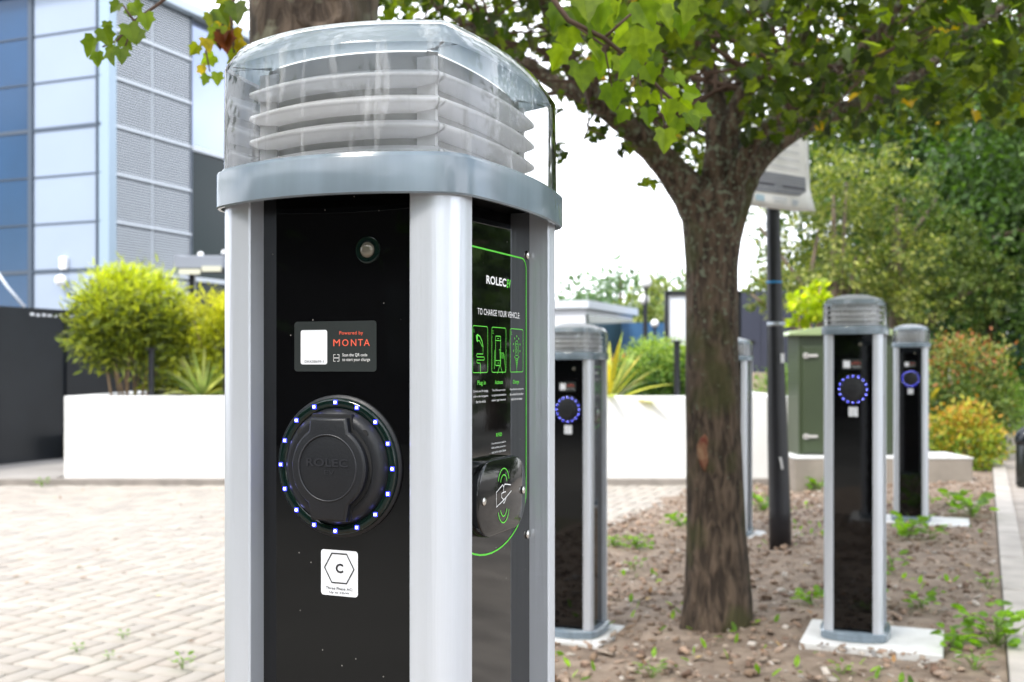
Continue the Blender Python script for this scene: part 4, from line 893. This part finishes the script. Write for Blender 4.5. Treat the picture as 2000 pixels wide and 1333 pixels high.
globe(1776, 603, 17, .07, 'white lantern lamp in front of the dark trunks, above the charger by the red-tipped hedge', 'globe street lamps', -.13)

# ================================================================== MIDDLE DISTANCE
wb = empty('site_cabin', (2.02, 30, -.13), -TH, 'long flat-roofed white cabin with a dark glazed side in the distance', 'building')
MB().box((-4.0, 2.4, 1.35), (8.0, 4.8, 2.7)).build('wall', mat('cabin_white', (.72, .73, .76), .6), wb); MB().box((-4.0, 2.4, 2.82), (8.3, 5.1, .22)).build('roof', mat('cabin_roof', (.55, .58, .62), .6), wb)
MB().box((.03, 2.4, 1.45), (.06, 4.6, 2.2)).build('window', mat('cabin_glass', (.03, .05, .04), .15, 0, .6), wb); MB().box((-4.0, -.05, .2), (8.0, .08, .3)).build('base_strip', M_POLE, wb)
bb = empty('display_board', (bx(1372, 16), 16, -.13), 0, 'white display board with black frame behind the clipped hedge', 'display board'); hz = at(0, 573, 16).z + .13
MB().box((0, 0, hz - .55), (1.02, .05, 1.06)).build('board_face', mat('board_white', (.72, .74, .80), .5), bb)
fr = MB(); fr.box((0, -.03, hz), (1.12, .06, .06)); fr.box((-.535, -.03, hz - .6), (.055, .06, 1.2)); fr.box((.535, -.03, hz - .6), (.055, .06, 1.2)); fr.build('frame', M_POLE, bb)
for sx in (-.5, .5): MB().box((sx, 0, (hz - 1.1) / 2), (.06, .05, hz - 1.1)).build('leg', M_POLE, bb)
nv_ = empty('navy_hoarding', (bx(1520, 19), 19, .9), 0, 'dark navy boarded wall behind the sign pole', 'wall'); hN = at(0, 568, 19).z - .9
for k in range(3): MB().box((-.62 + k * .62, 0, hN / 2), (.612, .06, hN)).build('wall_board', mat('navy_board%d' % k, (.040, .045, .072), .6, noise=.12, nscale=1), nv_)
MB().box((-.45, -.04, 1.05 * .5), (.07, .02, .04)).build('vent', M_DARK, nv_)
tag(MB().box((bx(1540, 18.4), 18.6, .38), (4.2, .5, 1.03)).build('sandstone_wall', mat('sandy_wall', (.45, .36, .27), .9, noise=.3, nscale=1.5)), 'low sandy wall under the navy boards', 'wall')
tag(MB().box((bx(1330, 34), 34, 1.1), (5.6, 1.8, 2.4)).build('blue_container', mat('container_blue', (.035, .12, .26), .5, noise=.2, nscale=1)), 'blue container with pale roof beyond the globe lamps', 'container')
# green telecom cabinet on its plinth
cb = empty('utility_cabinet', (bx(1648, 9.85), 9.85, at(0, 897, 9.6).z), 0, 'olive green utility cabinet with two pale hinges behind the charger on the long pad', 'cabinet'); M_CAB = mat('cabinet_green', (.034, .050, .021), .45, 0, .5, noise=.12, nscale=3)
ch_ = at(0, 655, 9.62).z - at(0, 897, 9.62).z
MB().box((0, .12, ch_ / 2), (.86, .40, ch_)).build('cabinet_body', M_CAB, cb, bevel=.008)
MB().box((.0, -.092, ch_ / 2 - .03), (.80, .03, ch_ - .14)).build('door', M_CAB, cb, bevel=.006)
MB().rings([[(x, y, z) for x, z in ((-.54, ch_ + .0), (-.53, ch_ + .022), (-.38, ch_ + .055), (-.2, ch_ + .078), (0, ch_ + .085), (.2, ch_ + .078), (.38, ch_ + .055), (.53, ch_ + .022), (.54, ch_))] for y in (.42, -.14)]).build('cabinet_roof', mat('cabinet_roof', (.26, .33, .16), .22, 0, .7), cb, bevel=.004)  # roof green lightened, the sky's sheen is put into its colour
for yy in (695, 855): 
    z = at(0, yy, 9.6).z - cb.location.z; MB().box((-.335, -.118, z), (.13, .02, .022)).box((-.375, -.116, z), (.035, .024, .045)).build('hinge', mat('hinge_steel%d' % yy, (.50, .48, .46), .5, .3), cb, bevel=.004)
pz = at(0, 897, 9.5).z; tag(MB().box((bx(1712, 9.7), 9.82, (pz - .13) / 2), (1.56, .62, pz + .13)).build('cabinet_plinth', mat('plinth_concrete', (.29, .255, .215), .9, noise=.25, nscale=5), bevel=.01), 'long low concrete plinth under the green cabinet', 'plinth')
tag(MB().box((bx(1712, 9.7), 9.82, pz + .006), (1.57, .63, .012)).build('plinth_lit_top', M_CONC), 'pale sheet added on the concrete plinth, standing for its sunlit top', 'slab')  # added sheet: sunlight on the plinth top put into a pale colour

# planting at the right
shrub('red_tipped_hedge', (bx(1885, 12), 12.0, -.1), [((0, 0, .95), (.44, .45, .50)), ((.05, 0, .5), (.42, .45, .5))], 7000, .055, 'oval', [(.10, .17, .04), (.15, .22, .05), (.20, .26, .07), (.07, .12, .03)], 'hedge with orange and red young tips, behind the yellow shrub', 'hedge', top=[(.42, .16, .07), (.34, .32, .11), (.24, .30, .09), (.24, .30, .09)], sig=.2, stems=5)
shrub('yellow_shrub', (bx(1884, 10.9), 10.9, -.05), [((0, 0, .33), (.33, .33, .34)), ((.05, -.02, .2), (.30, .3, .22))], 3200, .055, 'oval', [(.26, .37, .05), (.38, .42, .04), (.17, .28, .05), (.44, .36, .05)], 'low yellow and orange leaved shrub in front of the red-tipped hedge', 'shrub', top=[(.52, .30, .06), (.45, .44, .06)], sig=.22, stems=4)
shrub('green_dome_shrub', (bx(1955, 14.5), 14.5, -.1), [((0, 0, .55), (.27, .35, .55))], 3500, .04, 'oval', [(.17, .30, .04), (.22, .36, .06)], 'bright green rounded shrub peeping out to the right of the red-tipped hedge', 'shrub', sig=.2)
shrub('green_dome_shrub', (bx(1985, 19), 19, -.1), [((0, 0, .9), (.42, .4, .45))], 3000, .06, 'oval', [(.06, .20, .04), (.10, .28, .06)], 'mid green clipped shrub before the dark fence at the right edge of the photo', 'shrub', sig=.2)
shrub('lime_shrub', (bx(1572, 10.9), 10.9, -.1), [((0, 0, 1.70), (.15, .2, .13)), ((-.06, 0, 1.55), (.10, .15, .08)), ((.12, 0, 1.82), (.08, .15, .12))], 300, .09, 'broad', [(.36, .44, .02), (.48, .52, .03), (.28, .36, .02)], 'lime green leafy shrub above the green cabinet, against the navy wall', 'shrub', sig=.4, per=14, stems=3, m=M_LEAF)
shrub('low_green_shrub', (bx(1530, 13), 13, -.1), [((0, 0, .65), (.35, .3, .42))], 2500, .05, 'oval', [(.16, .28, .05), (.22, .36, .08)], 'low green shrub between the sign pole and the green cabinet', 'shrub', sig=.25)
ltb = empty('litter_bin', (bx(2005, 9.2), 9.2, -.01), 0, 'black domed bin at the right edge of the photo beside the path', 'bin')
MB().lathe([(.07, 0), (.085, .03), (.085, .36), (.078, .37)], (0, 0, 0), 24).build('bin_body', mat('bin_black', (.012, .014, .012), .25), ltb, 'auto'); MB().lathe([(.092, .37), (.095, .40), (.085, .46), (.05, .50), (.01, .515)], (0, 0, 0), 24).build('bin_lid', mat('bin_lid', (.01, .012, .015), .12), ltb, True)
tag(MB().box((bx(1972, 11.9), 12.1, .08), (.9, .3, .36)).build('low_step', mat('step_concrete', (.50, .46, .42), .9)), 'pale low concrete step beyond the yellow shrub', 'step')
ft = empty('green_fence', (bx(1960, 22), 22.5, -.1), 0, 'dark green mesh fence in the shade at the right edge of the photo', 'fence')
for k in range(4): MB().box((-1.5 + k * 1.2, 0, .95), (1.17, .03, 1.9)).build('fence_panel', mat('fence_green%d' % k, (.010, .045, .035), .6), ft)

# trees behind
DK = [(.035, .075, .015), (.05, .10, .02), (.07, .13, .03), (.10, .17, .04)]
YG = [(.17, .21, .05), (.26, .28, .08), (.11, .15, .04), (.34, .34, .10)]
M_LEAFB = leafmat('tree_leaf', .35)
def bgtree(name, base, h, ells, n, size, pal, label, trunk=(.12, .06), group='trees behind the car park', shape='oval', tx=0, limbs=4, per=40, sig=.16):
    T_ = empty(name, base, 0, label, 'tree', group); P = clumps(n, ells, per, sig, .6); n = len(P); c0 = np.mean([e[0] for e in ells], 0)
    Dn = P - c0; Dn /= np.linalg.norm(Dn, axis=1)[:, None] + 1e-6
    leaves('crown', P, Dn * .5 + rdir(n, -.2, .8), rdir(n, .9, .6) + Dn * .4, size * RNG.uniform(.6, 1.3, n), palette(n, pal, .25), shape, M_LEAFB, T_)
    mb = MB(); mb.tube([(0, 0, -.1), (tx * .3, 0, h * .3), (tx * .7, 0, h * .6), (tx, 0, h * .9)], [trunk[0], trunk[0] * .85, trunk[0] * .6, trunk[1] * .4], 10, .08)
    for k in range(limbs):
        e = ells[k % len(ells)]; z0 = h * random.uniform(.2, .5); mb.tube([(tx * z0 / h, 0, z0), (e[0][0] * .5, e[0][1] * .5, (z0 + e[0][2]) / 2), (e[0][0] + random.gauss(0, .3), e[0][1], e[0][2])], [trunk[1], trunk[1] * .7, trunk[1] * .3], 7, .05)
    mb.build('trunk', mat('bg_bark', (.09, .065, .045), .95, col2=(.16, .12, .09), nscale=6, bump=.4), T_, True); return T_
ty = bgtree('ornamental_tree', (bx(1628, 13.5), 13.5, -.1), 3.6, [((-.35, 0, 2.2), (.75, .8, .55)), ((.5, .2, 2.5), (.9, .8, .55)), ((-.6, 0, 2.9), (.6, .7, .5)), ((.9, 0, 1.9), (.7, .6, .35)), ((.2, 0, 3.4), (1.0, .8, .5)), ((-.75, -.1, 2.0), (.35, .5, .3))], 9000, .065, YG, 'pale yellow-green tree with twisting bare limbs behind the sign notice', (.10, .05), limbs=9, per=26, sig=.13)
bgtree('ornamental_tree', (bx(1752, 14.2), 14.2, -.1), 3.6, [((.3, 0, 2.5), (1.0, .8, .6)), ((1.0, .1, 2.2), (.7, .7, .5)), ((-.2, 0, 3.3), (.9, .8, .5)), ((.6, 0, 1.75), (.8, .6, .25))], 8000, .065, [(.12, .17, .04), (.18, .22, .06), (.09, .13, .035)], 'yellow-green tree with a thick dark trunk, just behind the charger by the red-tipped hedge', (.15, .06), limbs=8, per=26, sig=.13)
def dense(x, Y, w, h, label, pal=DK, n=9000, s=.16, low=.4):
    k = w / 2
    return bgtree('dense_tree', (bx(x, Y), Y, -.1), h, [((0, 0, h * .62), (k, k * .8, h * .38)), ((-k * .5, 0, h * .42), (k * .6, k * .6, h * .30)), ((k * .5, 0, h * .45), (k * .6, k * .6, h * .33)), ((0, -.2 * k, h * low), (k * .8, k * .5, h * .22))], n, s, pal, label, (.2, .09), 'dense trees in the distance', sig=.16)
dense(1930, 19, 5.0, 7.5, 'dark dense tree filling the right edge behind the hedge', [(.020, .050, .012), (.03, .07, .018), (.05, .10, .02)], 24000, .15)
dense(1880, 27, 9.0, 11, 'huge dark tree at the very back right', [(.03, .065, .015), (.05, .09, .02)], 16000, .24)
dense(2120, 15, 4.6, 6.8, 'dark dense tree at the right whose crown reaches into the photo above the green fence', DK, 12000, .13)
dense(1745, 26, 6.0, 9.0, 'dark dense tree behind the two yellow-green trees', DK, 12000, .17)
dense(1590, 30, 3.2, 4.6, 'round green tree rising above the navy wall', [(.08, .15, .05), (.11, .19, .06)], 6000, .15)
dense(1460, 34, 3.0, 3.4, 'low olive-yellow tree top above the left end of the navy wall', [(.24, .24, .05), (.30, .28, .06)], 4500, .16)
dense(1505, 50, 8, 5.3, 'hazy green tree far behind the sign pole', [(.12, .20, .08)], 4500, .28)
FAR = [(1120, 62, 7.0, 5.0), (1165, 66, 7.0, 6.6), (1212, 60, 6.5, 6.9), (1262, 70, 7.5, 7.6), (1300, 58, 5.5, 6.0), (1345, 52, 5.5, 5.2), (1392, 56, 6.0, 5.4)]
FL = ['leftmost low tree of the far treeline, just right of the foreground charger', 'second tree of the far treeline from the left, above the glazed side of the cabin', 'tall rounded tree of the far treeline left of the globe lamps', 'tallest tree of the far treeline, directly behind the globe lamps', 'yellowish tree of the far treeline right of the globe lamps', 'olive tree of the far treeline above the white display board', 'tree of the far treeline hidden mostly by the forked tree trunk']
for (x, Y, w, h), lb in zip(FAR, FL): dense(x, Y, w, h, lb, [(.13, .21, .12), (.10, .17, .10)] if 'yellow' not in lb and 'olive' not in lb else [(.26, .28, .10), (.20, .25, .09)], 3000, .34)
# trees outside the frame, added for their dark reflections in the glossy panels
for x_, y_, w, h, lb in ((-7, -9, 8, 8, 'dark tree behind the photographer, left'), (0.5, -11, 9, 9, 'dark tree behind the photographer, middle'), (8, -8, 8, 8, 'dark tree behind the photographer, right'), (-13, -4, 7, 8, 'dark tree far to the left of the photographer'),
                         (9.5, 9, 5, 6.0, 'dark tree to the right outside the view, near the path'), (13, 14, 6, 7, 'dark tree to the right outside the view, beyond the path'), (11, 3, 6, 7, 'dark tree to the right of the photographer')):
    o = dense(1000, 10, w, h, lb, DK, 5000, .26, .25); o.location = (x_, y_, -.1)

bk = empty('added_dark_building', (-15.5, -10.5, -.13), R(-53), 'unseen dark building added behind the photographer to darken the panel reflections', 'building')  # unseen building, added so the black panels have something dark to reflect
MB().box((0, 0, 4.5), (26, 8, 9)).build('wall', mat('blocker_dark', (.022, .019, .018), .9), bk); MB().box((0, 0, 9.1), (26.6, 8.6, .25)).build('roof', M_POLE, bk)
for k in range(8):
    for j in (1.6, 4.4, 7.0): MB().box((-10.5 + 3 * k, 4.02, j), (1.3, .06, 1.4)).build('window', M_DGL, bk)

# ================================================================== WEEDS
def weed(n, L, pal, shape='oval', sa=.3, sb=.6):
    T_ = empty('weed', (0, 0, 0)); P = []; D = []; s_ = []; mb = MB()
    for k in range(n):
        a = random.uniform(0, 6.28); rr = random.uniform(0, .7) * L; h = random.uniform(.15, .8) * L; P.append((rr * math.cos(a), rr * math.sin(a), h)); D.append((math.cos(a), math.sin(a), random.uniform(-.2, .5))); s_.append(L * random.uniform(sa, sb))
        if k % 3 == 0: mb.tube([(0, 0, -.01), (rr * .5 * math.cos(a), rr * .5 * math.sin(a), h * .6), P[-1]], [.0025, .002, .001], 4)
    leaves('leaf_cluster', P, D, rdir(n, 1.2, .5), np.array(s_), palette(n, pal, .15), shape, M_LEAF, T_); mb.build('stalks', mat('weed_stem', (.15, .22, .05), .8), T_); return T_
wp = [(.18, .34, .03), (.24, .42, .04), (.14, .28, .03)]
W0 = weed(26, .10, wp, 'broad'); W1_ = weed(16, .07, wp, 'oval'); W2_ = weed(60, .13, wp, 'broad', .16, .30)
WL = [(1945, 1262, W2_, 1.5, 'leafy weed clump at the kerb in the lower right corner'), (1862, 1270, W0, .9, 'tall thin weed right of the long white pad'), (1700, 1180, W0, .8, 'weed right behind the charger on the long white pad'), (1800, 1190, W0, .8, 'weed clump beyond the right end of the long white pad'),
      (1585, 1180, W0, .8, 'weed between the forked tree and the long white pad'), (1640, 1165, W1_, 1.0, 'weed just left of the charger on the long white pad'), (1245, 1075, W2_, 1.0, 'upright leafy weed between the half-hidden charger and the forked tree'), (1200, 1070, W2_, .8, 'small upright weed touching the half-hidden charger'),
      (1325, 1030, W0, 1.1, 'weed clump left of the forked trunk at the edge of the paving'), (1240, 1115, W1_, 1.0, 'tiny weed in bare soil left of the forked trunk'), (1775, 1050, W0, 1.6, 'weed clump in front of the farthest right charger'), (1820, 1055, W1_, 1.6, 'weed on the near edge of the farthest right pad'),
      (1900, 1010, W0, 1.8, 'grassy weed right of the farthest right pad'), (1862, 990, W0, 1.4, 'weed behind the farthest right pad'), (1490, 1000, W0, 1.8, 'green weed between the sign pole and the charger behind the tree'), (1600, 960, W0, 1.4, 'weed in front of the concrete plinth'),
      (1740, 1120, W1_, 1.6, 'weed right of the charger on the long white pad, halfway to the next charger'), (1930, 1150, W1_, 1.0, 'weed beside the kerb above the lower right clump'), (1275, 1325, W1_, .9, 'small weed at the bottom edge right of the foreground charger'), (1645, 1320, W1_, .7, 'tiny weed at the bottom edge below the long white pad'), (1905, 1310, W1_, 1.1, 'weed beside the kerb at the bottom edge')]
used = set()
for x, y, src, sc, lb in WL:
    z = -.0
    for _ in range(6): Y = (CZ - z) * F / (y - 712); X = (x - 1000) / F * Y; z = hsoil(X, Y)
    o = src if id(src) not in used else copy_tree(src); used.add(id(src))
    o.location = (X, Y, z); o.rotation_euler = (0, 0, random.uniform(0, 6)); o.scale = (sc,) * 3; tag(o, lb, 'weed', 'weeds in the bed and paving')
for x, y, sc, lb in ((356, 1306, .8, 'weed in a paving joint near the bottom left'), (240, 1248, .5, 'small weed in the paving left of centre of the lower left corner'), (150, 1275, .5, 'tiny weed in the herringbone paving, lower left'), (82, 951, 1.2, 'tuft at the foot of the kerb by the black fence'), (212, 1287, .4, 'weed sprig between paving blocks, just right of the lower left tiny weed')):
    Y = (CZ + .1) * F / (y - 712); o = copy_tree(W1_); o.location = ((x - 1000) / F * Y, Y, -.1); o.scale = (sc,) * 3; tag(o, lb, 'weed', 'weeds in the bed and paving')
# ground cover and fallen leaves
n = 900; P = []; C = []
for k in range(n):
    v = random.uniform(3.2, 10.8); u = random.uniform(-2.3, 0)
    if mn.noise(Vector((u * 1.7, v * 1.7, 4))) < .12: continue
    p = UN * u + VN * v; P.append((p.x, p.y, hsoil(p.x, p.y) + .004))
P = np.array(P); o = leaves('ground_cover', P, rdir(len(P), .5, .6), rdir(len(P), 1.2, .5), .045, palette(len(P), wp, .2), 'oval', M_LEAF); tag(o, kind='stuff')
P = []
for k in range(260):
    if k < 150: v = random.uniform(1.5, 10); u = random.uniform(-2.3, .0); p = UN * u + VN * v; P.append((p.x, p.y, hsoil(p.x, p.y) + .015))
    else: P.append((random.uniform(-4.5, -1.2), random.uniform(3.6, 10), -.094))
    if P[-1][0] * math.cos(R(23.5)) - P[-1][1] * math.sin(R(23.5)) > .03: P.pop()
P = np.array(P); o = leaves('leaf_litter', P, rdir(len(P), 0, .8) * np.array([1, 1, .2]), rdir(len(P), 2.5, .4), .035, palette(len(P), [(.30, .17, .07), (.42, .30, .12), (.20, .11, .05)], .2), 'oval', M_SOILC); tag(o, kind='stuff')
